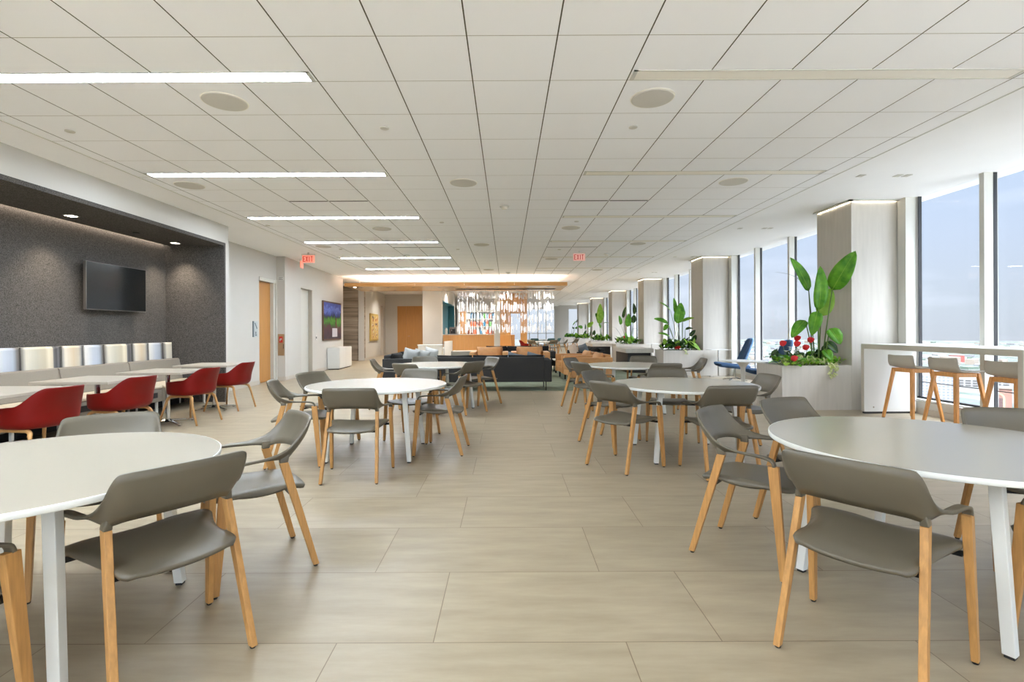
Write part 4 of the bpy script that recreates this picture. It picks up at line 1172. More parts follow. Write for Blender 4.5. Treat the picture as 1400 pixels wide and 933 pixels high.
def P2(zx, zy, dy=0): return (min(.50, (zx - 420) / 274 + .02), dy - .05, (805 - zy) / 274)
bop(2, (4.98, PY[2], PZ - .03), [
    (P2(345, 490, -.05), P2(238, 418, -.15), .14, (.35, -.5, .8), 'leaf', (.0, 0)),
    (P2(322, 588, -.08), P2(203, 550, -.15), .17, (.2, -.75, .6), 'leaf', (-.05, 0)),
    (P2(328, 690, -.12), P2(232, 664, -.2), .13, (.1, -.6, .8), 'leaf', (-.15, 0)),
    (P2(398, 588, -.05), P2(432, 422, 0), .30, (-.15, -1, .1), 'leaf', (.08, -.02)),
    (P2(392, 500, .1), P2(384, 382, .12), .14, (.3, -.9, .1), 'leaf', (.05, .08)),
    (P2(440, 572, .0), P2(527, 545, -.1), .14, (-.1, -.6, .8), 'leaf_light', (.12, .02)),
    (P2(456, 530, .1), P2(462, 470, .1), .13, (-.4, -.9, .1), 'leaf', (.14, .08)),
    (P2(322, 595, -.02), P2(286, 645, -.1), .13, (-.3, -.9, .2), 'leaf', (-.02, .05)),
    (P2(470, 635, .05), P2(527, 628, 0), .10, (0, -.7, .7), 'leaf_dark', (.2, .05)),
    (P2(500, 690, .0), P2(545, 640, 0), .12, (-.3, -.9, .3), 'leaf_dark', (.3, 0)),
    (P2(520, 735, .0), P2(560, 680, 0), .14, (-.3, -.9, .3), 'leaf_dark', (.38, 0)),
    (P2(470, 730, -.2), P2(565, 805, -.33), .16, (.3, -.8, .5), 'leaf_light', (.2, -.1)),
], 'bird-of-paradise plant with slanting leaves in the second planter', .008)
def P3(zx, zy, dy=0): return ((zx - 960) / 309 - .01, dy - .05, (905 - zy) / 309)
bop(3, (4.98, PY[3], PZ - .03), [
    (P3(872, 652, 0), P3(848, 532, 0), .18, (.4, -.9, .1), 'leaf', (-.02, 0)),
    (P3(908, 565, .1), P3(945, 418, .1), .13, (-.4, -.9, .1), 'leaf_dark', (.0, .05)),
    (P3(955, 678, -.05), P3(975, 510, 0), .26, (-.1, -1, .1), 'leaf', (.04, 0)),
    (P3(1030, 632, 0), P3(1050, 525, .05), .23, (-.4, -.9, .1), 'leaf_dark', (.1, .02)),
    (P3(1050, 520, .1), P3(1042, 372, .1), .18, (.3, -.9, .1), 'leaf_dark', (.15, .06)),
    (P3(800, 690, -.1), P3(685, 702, -.1), .03, (0, 0, 1), 'stem_dark', (-.1, 0)),
    (P3(1030, 700, 0), P3(1095, 730, -.1), .05, (0, -.3, 1), 'leaf_dark', (.12, 0)),
    (P3(930, 860, -.2), P3(915, 745, -.2), .12, (.2, -1, .1), 'leaf', (-.03, -.15)),
    (P3(965, 900, -.2), P3(955, 800, -.25), .16, (.2, -1, .1), 'leaf_light', (.02, -.15)),
], 'bird-of-paradise plant with upright dark leaves in the third planter', .007)
anthurium((4.86, PY[3] - .1, PZ), 21, 'red-flowered anthurium at the foot of the third planter plant', 8, ((-.05, -.1, .28),))
def P4(zx, zy, dy=0): return ((zx - 575) / 239 + .02, dy - .05, (870 - zy) / 239)
bop(4, (4.98, PY[4], PZ - .03), [
    (P4(560, 650, 0), P4(572, 388, 0), .36, (-.1, -1, .1), 'leaf_light', (.1, 0)),
    (P4(560, 600, .1), P4(510, 510, .0), .30, (.3, -.9, .2), 'leaf', (.05, .05)),
    (P4(590, 600, .1), P4(618, 480, .1), .22, (-.4, -.9, .1), 'leaf', (.12, .08)),
    (P4(405, 690, -.1), P4(482, 622, 0), .24, (-.1, -.9, .4), 'leaf_light', (-.2, 0)),
    (P4(550, 640, -.1), P4(572, 704, -.1), .14, (.4, -.9, .1), 'leaf', (.08, 0)),
    (P4(610, 640, 0), P4(692, 642, 0), .07, (0, -.5, .8), 'leaf_dark', (.15, 0)),
    (P4(440, 735, -.2), P4(430, 800, -.2), .06, (-.3, -.9, 0), 'leaf_dark', (-.1, 0)),
    (P4(480, 790, -.2), P4(490, 725, -.2), .16, (-.3, -.9, 0), 'leaf_dark', (-.1, -.1)),
], 'bird-of-paradise plant with one tall lime leaf in the fourth planter', .007)
def P5(zx, zy, dy=0): return ((zx - 370) / 195 + .1, dy, (845 - zy) / 195)
bop(5, (4.98, PY[5], PZ - .03), [
    (P5(350, 700, 0), P5(290, 680, 0), .24, (.1, -.9, .4), 'leaf', (.0, 0)),
    (P5(380, 720, 0), P5(380, 645, 0), .10, (.3, -.9, .2), 'leaf_dark', (.1, 0)),
    (P5(360, 790, 0), P5(395, 730, 0), .14, (.3, -.9, .2), 'leaf_dark', (.1, 0)),
    (P5(330, 810, 0), P5(270, 800, 0), .10, (.3, -.9, .2), 'leaf', (.1, 0)),
], 'small bird-of-paradise plant in the fifth planter', .008)
def P6(zx, zy, dy=0): return ((zx - 190) / 167 + .1, dy, (835 - zy) / 167)
bop(6, (4.98, PY[6], PZ - .03), [
    (P6(200, 670, 0), P6(240, 615, 0), .08, (.1, -.9, .4), 'leaf', (.0, 0)),
    (P6(235, 720, 0), P6(250, 690, 0), .16, (.3, -.9, .2), 'leaf', (.1, 0)),
    (P6(215, 720, 0), P6(190, 695, 0), .14, (.3, -.9, .2), 'leaf_dark', (.1, 0)),
    (P6(240, 640, 0), P6(260, 590, 0), .08, (.3, -.9, .2), 'leaf_dark', (.1, 0)),
], 'thin bird-of-paradise plant in the sixth, farthest planter', .010)
for k, mm, s in ((2, ['leaf_dark', 'leaf', 'leaf_dark', 'leaf_light'], .2), (3, ['leaf', 'leaf_dark', 'leaf_light'], .2), (4, ['leaf', 'leaf_dark', 'leaf_light'], .22), (5, ['leaf', 'leaf_dark', 'leaf_light'], .22), (6, ['leaf', 'leaf_dark'], .22)):
    scatter('low_foliage', 'mixed low green foliage filling the %s planter' % ORD[k - 1], (4.98, PY[k], PZ - .04), (.46, .32), 170, 30 + k, s, mm, up=.22)
anthurium((4.78, PY[2] - .2, PZ), 22, 'dark-leaved bromeliad with magenta centre at the left of the second planter', 10, ((.05, -.05, .06), (.12, -.05, .07)), True, 'leaf_dark')
vine((5.06, PY[2] - .35, PZ), 9, [(0, .05, 0), (-.02, -.04, .02), (-.01, -.075, -.04), (.01, -.08, -.12)], 'short vine hanging over the front of the second planter', n=10)

# ------------------------------------------------------------------ lounge chairs, round pedestal table, slim side tables
def make_lounge():
    t = thing('lounge_chair', 'l', 'chair')
    def slab(name, prof, w, th, m, taper=1.0):
        rows = []
        pr = catmull([V((0, a, b)) for a, b in prof], 4)
        for i, p in enumerate(pr):
            f = i / (len(pr) - 1); ww = w * (1 - (1 - taper) * f) * (1 - .12 * (abs(2 * f - 1)) ** 6)
            rows.append([(u * ww / 2, p.y + .05 * abs(u) ** 2.5, p.z + (.03 * abs(u) ** 2.5 if name == 'seat' else 0)) for u in [-1 + k / 5 for k in range(11)]])
        mb = MB(); mb.grid(rows); return mb.build(name, m, t, solid=th, off=-1, smooth=True, sub=1)
    slab('seat', [(.40, .40), (.36, .44), (.10, .415), (-.18, .385), (-.26, .40)], .66, .10, M['navy'])
    slab('backrest', [(-.20, .42), (-.26, .58), (-.35, .80), (-.42, .98), (-.435, 1.08)], .64, .05, M['blue'], .62)
    slab('back_cushion', [(-.17, .44), (-.22, .58), (-.31, .80), (-.38, .97), (-.40, 1.05)], .54, .045, M['navy'], .62)
    MB().lathe([(.025, .03), (.025, .33), (.06, .35)], n=16).build('column', M['chrome'], t)
    for k in range(4):
        a = k * PI / 2 + PI / 4; d = V((math.cos(a), math.sin(a), 0))
        MB().tube([d * .02 + V((0, 0, .06)), d * .15 + V((0, 0, .05)), d * .32 + V((0, 0, .012))], [.016, .013, .010], 8).build('foot', M['chrome'], t)
    return t
lp = make_lounge()
lp.location = (5.80, 12.75, 0); lp.rotation_euler = (0, 0, R(172 - 90)); lp['label'] = 'blue high-backed lounge chair by the window, in full view'; lp['group'] = 'blue lounge chairs by the window'
dup(lp, (5.62, 10.7, 0), R(175 - 90), 'blue high-backed lounge chair half hidden behind the nearest planter')
o = thing('pedestal_table', 'low round white pedestal table between planter and lounge chairs', 'table', (4.83, 10.25, 0))
MB().lathe([(0, .640), (.43, .645), (.45, .652), (.45, .662), (0, .664)], n=48, cap=False).build('tabletop', M['white'], o)
MB().lathe([(.22, 0), (.21, .012), (.09, .04), (.045, .14), (.04, .35), (.05, .52), (.10, .60), (.16, .641)], n=32).build('pedestal', M['white'], o, smooth=True)
def slim_table(x, y, label):
    o = thing('slim_side_table', label, 'table', (x, y, 0), 0, 'slim standing side tables')
    MB().bb(-.27, .27, -.2, .2, .735, .75).build('tabletop', M['white'], o, bevel=.003)
    MB().lathe([(.016, .02), (.016, .735)], n=14).build('column', M['chrome'], o)
    mb = MB(); mb.bb(-.24, .24, -.025, .025, 0, .016); mb.bb(-.24, -.2, -.17, .17, 0, .016); mb.bb(.2, .24, -.17, .17, 0, .016); mb.build('base', M['chrome'], o)
slim_table(5.82, 13.8, 'slim chrome side table in front of the second column')
slim_table(5.72, 19.8, 'slim chrome side table in front of the third column')

# ------------------------------------------------------------------ sofas, armchairs and tables in the lounge (prototype faces +y)
def cushion(name, c, d, m, parent, rot=None, n=8):
    """soft pillow: swollen box"""
    mb = MB(); rows = []
    w, h, th = d
    def side(s):
        rr = []
        for i in range(n + 1):
            row = []
            for k in range(n + 1):
                u, v = -1 + 2 * k / n, -1 + 2 * i / n
                b = ((1 - abs(u) ** 3) * (1 - abs(v) ** 3)) ** .5
                pin = 1 - .06 * (1 - abs(u)) * abs(v) ** 3 - .06 * (1 - abs(v)) * abs(u) ** 3
                p = V((u * w / 2 * pin, s * (th / 2 * b + .004), v * h / 2 * pin))
                if rot is not None: p = rot @ p
                row.append(p + V(c))
            rr.append(row)
        return rr
    g1 = mb.grid(side(1)); g2 = mb.grid(side(-1))
    per = lambda G: G[0][:] + [r[-1] for r in G[1:-1]] + G[-1][::-1] + [r[0] for r in G[-2:0:-1]]
    a, b = per(g1), per(g2)
    for k in range(len(a)): mb.bm.faces.new((a[k], a[(k + 1) % len(a)], b[(k + 1) % len(a)], b[k]))
    return mb.build(name, m, parent, smooth=True)
def sofa(name, label, cat, x, y, rz, w, m, cm, nseat, arms=(1, 1), depth=.9, backh=.70, armh=.62, group=None, legm=None, low=.16):
    o = thing(name, label, cat, (x, y, 0), rz, group)
    D = depth
    MB().bb(-w / 2 + .06, w / 2 - .06, -D / 2 + .03, D / 2, low + .02, low + .16).build('base', m, o, bevel=.015)
    MB().bb(-w / 2 + (.16 if arms[0] else 0), w / 2 - (.16 if arms[1] else 0), -D / 2, -D / 2 + .14, low, backh).build('backrest', m, o, bevel=.02, seg=3)
    for s, on in ((-1, arms[0]), (1, arms[1])):
        if on: MB().bb(s * w / 2, s * (w / 2 - .16), -D / 2, D / 2, low, armh).build('armrest', m, o, bevel=.02, seg=3)
    iw = w - .16 * sum(arms); x0 = -w / 2 + (.16 if arms[0] else 0)
    for k in range(nseat):
        a, b = x0 + iw * k / nseat + .006, x0 + iw * (k + 1) / nseat - .006
        MB().bb(a, b, -D / 2 + .15, D / 2 + .02, low + .16, low + .30).build('seat_cushion', cm, o, bevel=.035, seg=3)
        cushion('back_cushion', ((a + b) / 2, -D / 2 + .23, backh - .135), (b - a, .36, .20), cm, o, Matrix.Rotation(R(10), 3, 'X'))
    for i in (-1, 1):
        for j in (-1, 1):
            MB().bb(i * (w / 2 - .12) - .010, i * (w / 2 - .12) + .010, j * (D / 2 - .1) - .02, j * (D / 2 - .1) + .02, 0, low + .02).build('leg', legm or M['blackmetal'], o)
    return o
BF, BC = M['blackfabric'], M['blackcushion']
sofa('sofa', 'long black sofa seen from behind at the front of the lounge carpet', 'sofa', -.36, 11.15, 0, 2.64, BF, BC, 3, backh=.72, armh=.66, group='black sofas', low=.19)
sofa('sofa', 'black sofa at the left of the lounge with white pillows', 'sofa', -2.55, 13.2, R(-90), 2.3, BF, BC, 2, group='black sofas')
sofa('sofa', 'black sofa across the lounge behind the tan armchairs', 'sofa', .35, 16.3, R(180), 2.4, BF, BC, 3, backh=.74, group='black sofas')
sofa('sofa', 'black sofa at the right of the lounge with beige and grey pillows', 'sofa', 2.55, 16.2, R(95), 1.6, BF, BC, 2, backh=.7, group='black sofas')
sofa('leather_armchair', 'tan leather armchair facing the viewer, left of two behind the black sofa', 'armchair', -.50, 14.3, R(180), 1.08, M['tan'], M['tan'], 1, backh=.78, armh=.69, depth=.85, group='tan leather armchairs')
sofa('leather_armchair', 'tan leather armchair facing the viewer, right of two behind the black sofa', 'armchair', .66, 14.3, R(180), 1.08, M['tan'], M['tan'], 1, backh=.78, armh=.69, depth=.85, group='tan leather armchairs')
sofa('leather_armchair', 'nearer tan leather armchair seen from the side behind the far right table', 'armchair', 1.98, 12.35, R(95), .98, M['tan'], M['tan'], 1, backh=.7, armh=.64, depth=1.0, group='tan leather armchairs')
sofa('leather_armchair', 'farther tan leather armchair seen from the side behind the far right table', 'armchair', 1.90, 13.6, R(95), .98, M['tan'], M['tan'], 1, backh=.7, armh=.64, depth=1.0, group='tan leather armchairs')
def pillow(x, y, z, rz, tilt, m, label, s=.40, group=None):
    o = cushion('throw_pillow', (0, 0, 0), (s, s, .15), m, None, Matrix.Rotation(rz, 3, 'Z') @ Matrix.Rotation(tilt, 3, 'X') @ Matrix.Rotation(R(14), 3, 'Y'))
    o.location = (x, y, z); tag(o, label, 'pillow', group)
pillow(-2.50, 13.0, .64, R(20), R(14), M['pillow_white'], 'white pillow on the left black sofa, leftmost of three')
pillow(-2.25, 13.2, .62, R(5), R(24), M['pillow_white'], 'white pillow on the left black sofa, middle of three')
pillow(-2.02, 13.45, .65, R(-25), R(16), M['pillow_white'], 'white pillow on the left black sofa, rightmost of three')
pillow(2.1, 15.75, .66, R(120), R(-14), M['pillow_pink'], 'beige pillow on the right black sofa')
pillow(2.42, 15.75, .66, R(125), R(-16), M['pillow_blue'], 'grey pillow on the right black sofa beside the beige one')
pillow(.18, 11.3, .60, R(5), R(20), M['pillow_blue'], 'grey pillow tip showing over the front black sofa, left one', .40)
pillow(.62, 11.3, .60, R(-5), R(20), M['pillow_blue'], 'grey pillow tip showing over the front black sofa, right one', .40)
# tables of the lounge
o = thing('glass_side_table', 'small glass-topped chrome side table at the right end of the lounge sofas', 'table', (1.48, 14.6, 0))
MB().bb(-.25, .25, -.25, .25, .50, .515).build('tabletop', M['tabglass'], o)
for i in (-1, 1):
    for j in (-1, 1): MB().bb(i * .23 - .012, i * .23 + .012, j * .23 - .012, j * .23 + .012, 0, .5).build('leg', M['chrome'], o)
o = thing('coffee_table', 'low dark coffee table with white top on the lounge carpet', 'table', (1.78, 15.45, 0))
MB().bb(-.35, .35, -.35, .35, .37, .40).build('tabletop', M['white'], o, bevel=.003)
for i in (-1, 1):
    for j in (-1, 1): MB().bb(i * .3 - .02, i * .3 + .02, j * .3 - .02, j * .3 + .02, 0, .37).build('leg', M['blackmetal'], o)
def bench(x, y, label):
    o = thing('stone_top_bench', label, 'bench', (x, y, 0), 0, 'stone-topped benches by the planters')
    MB().bb(-.42, .42, -.9, .9, .60, .73).build('bench_top', M['stone_light'], o, bevel=.006)
    MB().bb(-.34, .36, -.8, .8, 0, .60).build('bench_base', M['frame_dark'], o)
bench(3.98, 15.9, 'stone-topped dark bench in front of the second planter bay')
bench(3.98, 21.8, 'stone-topped dark bench farther back by the third planter')

for o in C.objects:                                                   # furniture stands on the carpet pile
    if o.parent is None and o.name.split('.')[0] in ('sofa', 'leather_armchair', 'glass_side_table', 'coffee_table', 'stone_top_bench') and o.location.y < 17.6:
        o.location.z = .006
# low consoles left of the bar
o = thing('low_console', 'low pale wood console in front of the white pier', 'console', (-2.72, 17.9, 0))
MB().bb(-.42, .42, -.2, .2, .04, .78).build('body', mat('pale_grain_wood', srgb(206, 196, 180), .5, noise_amt=.06, noise_scale=5, stretch=(8, 8, .6)), o, bevel=.003)
MB().bb(-.44, .44, -.22, .22, .78, .80).build('worktop', M['white'], o)
MB().bb(-.38, .38, -.17, .17, 0, .04).build('plinth', M['frame_dark'], o)
o = thing('open_white_unit', 'white open-ended low unit right of the pale wood console', 'console', (-2.5, 19.2, 0), R(-8))
mb = MB(); mb.bb(-.28, .28, -.6, -.56, 0, .62); mb.bb(-.28, -.24, -.56, .6, 0, .62); mb.bb(.24, .28, -.56, .6, .0, .9); mb.bb(-.28, .28, -.6, .6, .60, .64); mb.build('frame', M['white'], o)
MB().bb(-.2, .2, -.5, .5, .30, .33).build('shelf', M['stone_light'], o)
o = thing('upholstered_ottoman', 'long beige ottoman below the bar counter', 'ottoman', (-1.4, 18.3, 0))
MB().bb(-.6, .6, -.4, .4, .12, .56).build('seat', M['greyfabric'], o, bevel=.03, seg=3)
for i in (-1, 1):
    for j in (-1, 1): MB().bb(i * .52 - .02, i * .52 + .02, j * .33 - .02, j * .33 + .02, 0, .12).build('leg', M['blackmetal'], o)
o = thing('white_low_table', 'low white block table behind the far black sofa', 'table', (.05, 20.4, 0))
MB().bb(-.5, .5, -.4, .4, .04, .62).build('body', M['white'], o, bevel=.005); MB().bb(-.46, .46, -.36, .36, 0, .04).build('plinth', M['frame_dark'], o)

# ------------------------------------------------------------------ bar
o = thing('drinks_bar', 'oak-panelled bar with pale worktop behind the glass strips', 'bar', (-1.70, 22.6, 0))
n = 12
for k in range(n):
    a = -1.135 + 2.27 * k / n; MB().bb(a + .003, a + 2.27 / n - .003, -.30, -.27, .08, 1.10).build('front_panel', M['panel_oak'], o)
MB().bb(-1.135, 1.135, -.27, .30, .08, 1.09).build('body', M['panel_oak'], o)
MB().bb(-1.135, 1.135, -.31, .34, 1.10, 1.13).build('worktop', M['stone_light'], o)
MB().bb(-1.13, 1.13, -.22, .26, 0, .08).build('plinth', M['frame_dark'], o)
o = thing('coffee_machine', 'dark coffee machine on the left end of the bar', 'coffee machine', (-2.42, 22.65, 1.13))
MB().bb(-.15, .15, -.16, .16, 0, .32).build('body', M['frame_grey'], o, bevel=.01); MB().bb(-.11, .11, -.175, -.16, .04, .24).build('front_recess', M['frame_dark'], o)
MB().tube([(-.05, -.17, .22), (-.05, -.2, .20), (-.05, -.2, .15)], .012, 8).build('spout', M['chrome'], o)
o = MB().lathe([(.06, 0), (.065, .02), (.065, .20), (.04, .25), (.04, .29)], n=20).build('white_canister', M['white'], loc=(-2.72, 22.55, 1.13)); tag(o, 'white canister beside the coffee machine on the bar', 'canister')
o = MB().lathe([(.05, 0), (.055, .01), (.055, .14), (.05, .15)], n=20).build('white_mug', M['white'], loc=(-2.16, 22.55, 1.13)); tag(o, 'small white cup right of the coffee machine on the bar', 'cup')
o = thing('back_bar_shelf', 'tall back bar shelf of coloured bottles behind the glass strips', 'shelf', (-1.28, 25.0, 0))
mb = MB(); mb.bb(-.72, .72, .14, .17, 0, 2.26); mb.bb(-.74, -.71, -.17, .17, 0, 2.26); mb.bb(.71, .74, -.17, .17, 0, 2.26); mb.build('carcass', M['wall'], o)
for z in (1.12, 1.50, 1.88, 2.26): MB().bb(-.71, .71, -.17, .14, z - .03, z).build('shelf_board', M['trim_white'], o)
MB().bb(-.71, .71, -.165, .14, 0.02, 1.08).build('lower_cabinet', M['panel_oak'], o)
rnd = random.Random(5)
BM = {'white': mat('bottle_white', srgb(230, 228, 222), .3), 'orange': mat('bottle_orange', srgb(206, 92, 44), .3), 'green': mat('bottle_green', srgb(70, 130, 62), .3), 'blue': mat('bottle_blue', srgb(36, 110, 150), .3), 'brown': mat('bottle_brown', srgb(110, 60, 34), .3)}
for z in (1.12, 1.50, 1.88):
    for k in range(9):
        c = rnd.choice(list(BM)); h = rnd.uniform(.26, .33); r = rnd.uniform(.055, .072)
        b = MB().lathe([(r * .95, 0), (r, .01), (r, h * .74), (r * .4, h * .84), (r * .36, h), (r * .3, h + .005)], n=14).build('bottle', BM[c], loc=(-1.28 - .62 + k * .155, 24.97, z), smooth=True)
        tag(b, '%s bottle on a shelf of the back bar' % c, 'bottle', '%s bottles on the back bar' % c)
o = thing('service_cabinet', 'oak service cabinet standing right of the white post', 'cabinet', (-.02, 24.2, 0))
MB().bb(-.36, .24, -.3, .3, .06, 1.08).build('body', M['panel_oak'], o, bevel=.004); MB().bb(.245, .40, -.28, .3, .06, 1.08).build('side_unit', M['door_oak'], o)
MB().bb(-.34, .22, -.26, .28, 0, .06).build('plinth', M['frame_dark'], o)
# hanging glass strips
o = thing('hanging_glass_sculpture', 'curtain of hanging frosted glass strips below the oak canopy', 'sculpture', (0, 19.3, 0))
MB().bb(-1.92, 1.86, -.03, .03, 2.87, 2.888).build('track', M['frame_dark'], o)
rnd = random.Random(8)
allp = []
for row, yy in enumerate((-.16, -.05, .06, .17)):
    for c in range(42):
        x = -1.86 + c * .089 + rnd.uniform(-.035, .035)
        for lo, hi, pr in ((2.47, 2.80, .8), (1.98, 2.42, .75), (1.58, 1.98, .5), (1.18, 1.56, .6)):
            if rnd.random() > pr * .8: continue
            a = rnd.uniform(lo, lo + .45 * (hi - lo)); b = rnd.uniform(a + .4 * (hi - a), hi)
            allp.append((x, yy + rnd.uniform(-.02, .02), a, b, rnd.uniform(.022, .044), rnd.uniform(-.5, .5)))
wires = MB()
allp.sort(key=lambda p: p[1]); lead = allp[::max(1, len(allp) // 100)][:100]; rest = [p for p in allp if p not in lead]
def strip_box(mb, p):
    mb.box((p[0], p[1], (p[2] + p[3]) / 2), (p[4], .006, p[3] - p[2]), Matrix.Rotation(p[5], 3, 'Z'))
for p in lead:
    mb = MB(); strip_box(mb, p); mb.build('glass_strip', M['strip'], o)
mb = MB()
for p in rest: strip_box(mb, p)
tag(mb.build('glass_strips', M['strip'], o), kind='stuff')
mb = MB(); done = set()
for p in allp:
    key = (round(p[0], 2), round(p[1], 1))
    if key in done: continue
    done.add(key); mb.bb(p[0] - .0012, p[0] + .0012, p[1] - .0012, p[1] + .0012, 1.2, 2.87)
mb.build('wires', M['chrome'], o)

# far dining corner behind the lounge
teal_shell = mat('teal_fabric', srgb(84, 120, 124), .8)
def far_table(x, y, label):
    dup(tp, (x, y, 0), 0, label, 'far white tables by the end windows')
far_table(1.75, 25.3, 'white round table in the far corner by the end windows, nearer one')
far_table(1.9, 30.0, 'white round table in the far corner by the end windows, farther one')
for x, y, a, l in ((1.30, 24.3, 50, 'grey armchair at the far corner table, left front'), (2.2, 24.35, 118, 'grey armchair at the far corner table, right front'), (2.85, 25.4, 180, 'grey armchair at the far corner table, right side'),
                   (3.55, 26.6, 200, 'lone grey armchair far back near the fifth column')):
    chair(x, y, a, l, 'grey armchairs at the far corner tables')
dup(rp, (.98, 25.5, 0), R(10 - 90), 'red tub chair at the far corner table', 'red tub chair in the far corner')
tc = make_chair('dining_armchair', teal_shell)
tc.location = (1.6, 29.0, 0); tc['label'] = 'teal armchair at the farther corner table, left one'; tc['group'] = 'teal armchairs by the end windows'
dup(tc, (2.5, 29.0, 0), R(20), 'teal armchair at the farther corner table, middle one'); dup(tc, (2.95, 29.8, 0), R(60), 'teal armchair at the farther corner table, right one')

# ------------------------------------------------------------------ the city far below the windows
GZ = -111.0
def ground_mat():
    m = bpy.data.materials.new('city_ground'); m.use_nodes = True; nt = m.node_tree; b = nt.nodes['Principled BSDF']
    g = nt.nodes.new('ShaderNodeNewGeometry')
    n = nt.nodes.new('ShaderNodeTexNoise'); n.inputs['Scale'].default_value = .012; n.inputs['Detail'].default_value = 9; n.inputs['Roughness'].default_value = .7
    nt.links.new(g.outputs['Position'], n.inputs['Vector'])
    r = nt.nodes.new('ShaderNodeValToRGB'); stops = [(.36, (50, 60, 56)), (.46, (70, 78, 74)), (.51, (72, 73, 73)), (.57, (88, 86, 84)), (.66, (88, 79, 68))]
    cr = r.color_ramp
    while len(cr.elements) < len(stops): cr.elements.new(.5)
    for e, (p, c) in zip(cr.elements, stops): e.position = p; e.color = srgb(*c)
    nt.links.new(n.outputs['Fac'], r.inputs[0]); nt.links.new(r.outputs[0], b.inputs['Base Color']); b.inputs['Roughness'].default_value = 1; b.inputs['Specular IOR Level'].default_value = 0
    return m
o = MB().lathe([(6000, GZ - 1), (6000, GZ)], n=96).build('ground', ground_mat()); struct(o)
CW = [mat('city_white', srgb(112, 110, 109), .9), mat('city_beige', srgb(112, 104, 95), .9), mat('city_grey', srgb(92, 94, 97), .9), mat('city_brick', srgb(112, 84, 74), .9), mat('city_tree', srgb(70, 82, 72), .9)]
rnd = random.Random(17); mb = MB()
for i in range(1500):
    d = 420 * (12 ** rnd.random()); th = rnd.uniform(R(32), R(88)); x, y = d * math.cos(th), d * math.sin(th)
    if d < 1500 and .7 < x / y < 1.25: continue
    if math.hypot(x - 1490, y - 1660) < 60: continue
    w, l = rnd.uniform(12, 45), rnd.uniform(12, 60); h = rnd.choice((5, 6, 8, 10, 14, 22)) * rnd.uniform(.7, 1.2); mi = rnd.choice((0, 0, 0, 1, 2, 2, 4, 4))
    if mi == 4: w, l, h = rnd.uniform(15, 40), rnd.uniform(15, 40), rnd.uniform(5, 11)
    mb.box((x, y, GZ + h / 2), (w, l, h), Matrix.Rotation(rnd.choice((0, .2, .5)), 3, 'Z'), mi)
o = mb.build('city_rooftops', CW); tag(o, 'pale low rooftops and trees of the city far below the windows', 'city', None, 'stuff')
o = thing('apartment_tower', 'white apartment tower with rows of small windows, seen below the bar counter', 'building', (472, 560, GZ), R(-30))
MB().bb(-21, 21, -10, 10, 0, 61).build('tower_body', CW[0], o)
mb = MB()
for f in range(18):
    for k in range(11):
        mb.bb(-19.3 + k * 3.6, -19.3 + k * 3.6 + 1.9, -10.1, -10.0, 3 + f * 3.2, 4.7 + f * 3.2)
        if k < 5: mb.bb(-21.1, -21.0, -8.6 + k * 3.6, -8.6 + k * 3.6 + 1.9, 3 + f * 3.2, 4.7 + f * 3.2)
mb.build('windows', mat('city_window', srgb(87, 91, 98), .6), o)
o = thing('parking_building', 'long pale flat-roofed building with dark openings beyond the tower', 'building', (880, 980, GZ), R(-38))
MB().bb(-75, 75, -25, 25, 0, 15).build('body', CW[0], o)
mb = MB()
for f in range(3):
    for k in range(14): mb.bb(-72 + k * 10.3, -72 + k * 10.3 + 7.5, -25.3, -25, 1.6 + f * 4.6, 4.0 + f * 4.6)
mb.build('openings', mat('city_shadow', srgb(63, 63, 63), .9), o)
o = thing('red_building', 'small red block among the distant city roofs', 'building', (1490, 1660, GZ), R(-35)); MB().bb(-18, 18, -14, 14, 0, 22).build('body', mat('city_red', srgb(127, 56, 51), .9), o); MB().bb(-19, 19, -15, 15, 22, 23).build('roof', CW[0], o)
o = thing('brick_hall', 'brick hall with a tall cream arch, seen between the right bar stools', 'building', (622, 636, GZ), R(-42))
MB().bb(-13, 13, -8, 8, 0, 36).build('body', CW[3], o)
mb = MB()
for k in range(14):
    a0, a1_ = PI * k / 14, PI * (k + 1) / 14
    for s in (1,):
        p = [(-7 * math.cos(a0), 24 + 7 * math.sin(a0)), (-7 * math.cos(a1_), 24 + 7 * math.sin(a1_)), (-5 * math.cos(a1_), 24 + 5 * math.sin(a1_)), (-5 * math.cos(a0), 24 + 5 * math.sin(a0))]
        f = [mb.bm.verts.new((q[0], -8.4, q[1])) for q in p] + [mb.bm.verts.new((q[0], -8.0, q[1])) for q in p]
        for q in ((0, 1, 2, 3), (7, 6, 5, 4), (0, 4, 5, 1), (2, 6, 7, 3)): mb.bm.faces.new([f[i] for i in q])
mb.bb(-7, -5, -8.4, -8, 0, 24); mb.bb(5, 7, -8.4, -8, 0, 24); mb.build('arch', mat('city_cream', srgb(137, 122, 98), .9), o)
mb = MB(); mb.prism([(-5, -8.1), (5, -8.1), (5, -8.0), (-5, -8.0)], 0, 24); mb.build('arch_window', mat('city_arch_dark', srgb(76, 57, 56), .9), o)
MB().bb(-14, 14, -9, 9, 36, 37.5).build('cornice', CW[1], o)
o = thing('colonnade_building', 'pale green roofed building with red and white columns beside the brick hall', 'building', (668, 622, GZ), R(-42))
MB().bb(-22, 22, -8, 8, 0, 20).build('body', CW[3], o); MB().bb(-23, 23, -9.5, 9, 20, 29).build('roof', mat('city_green_roof', srgb(87, 102, 91), .9), o)
mb = MB()
for k in range(12): mb.bb(-21 + k * 3.6, -19.4 + k * 3.6, -9, -8, 0, 20)
mb.build('columns', CW[0], o)

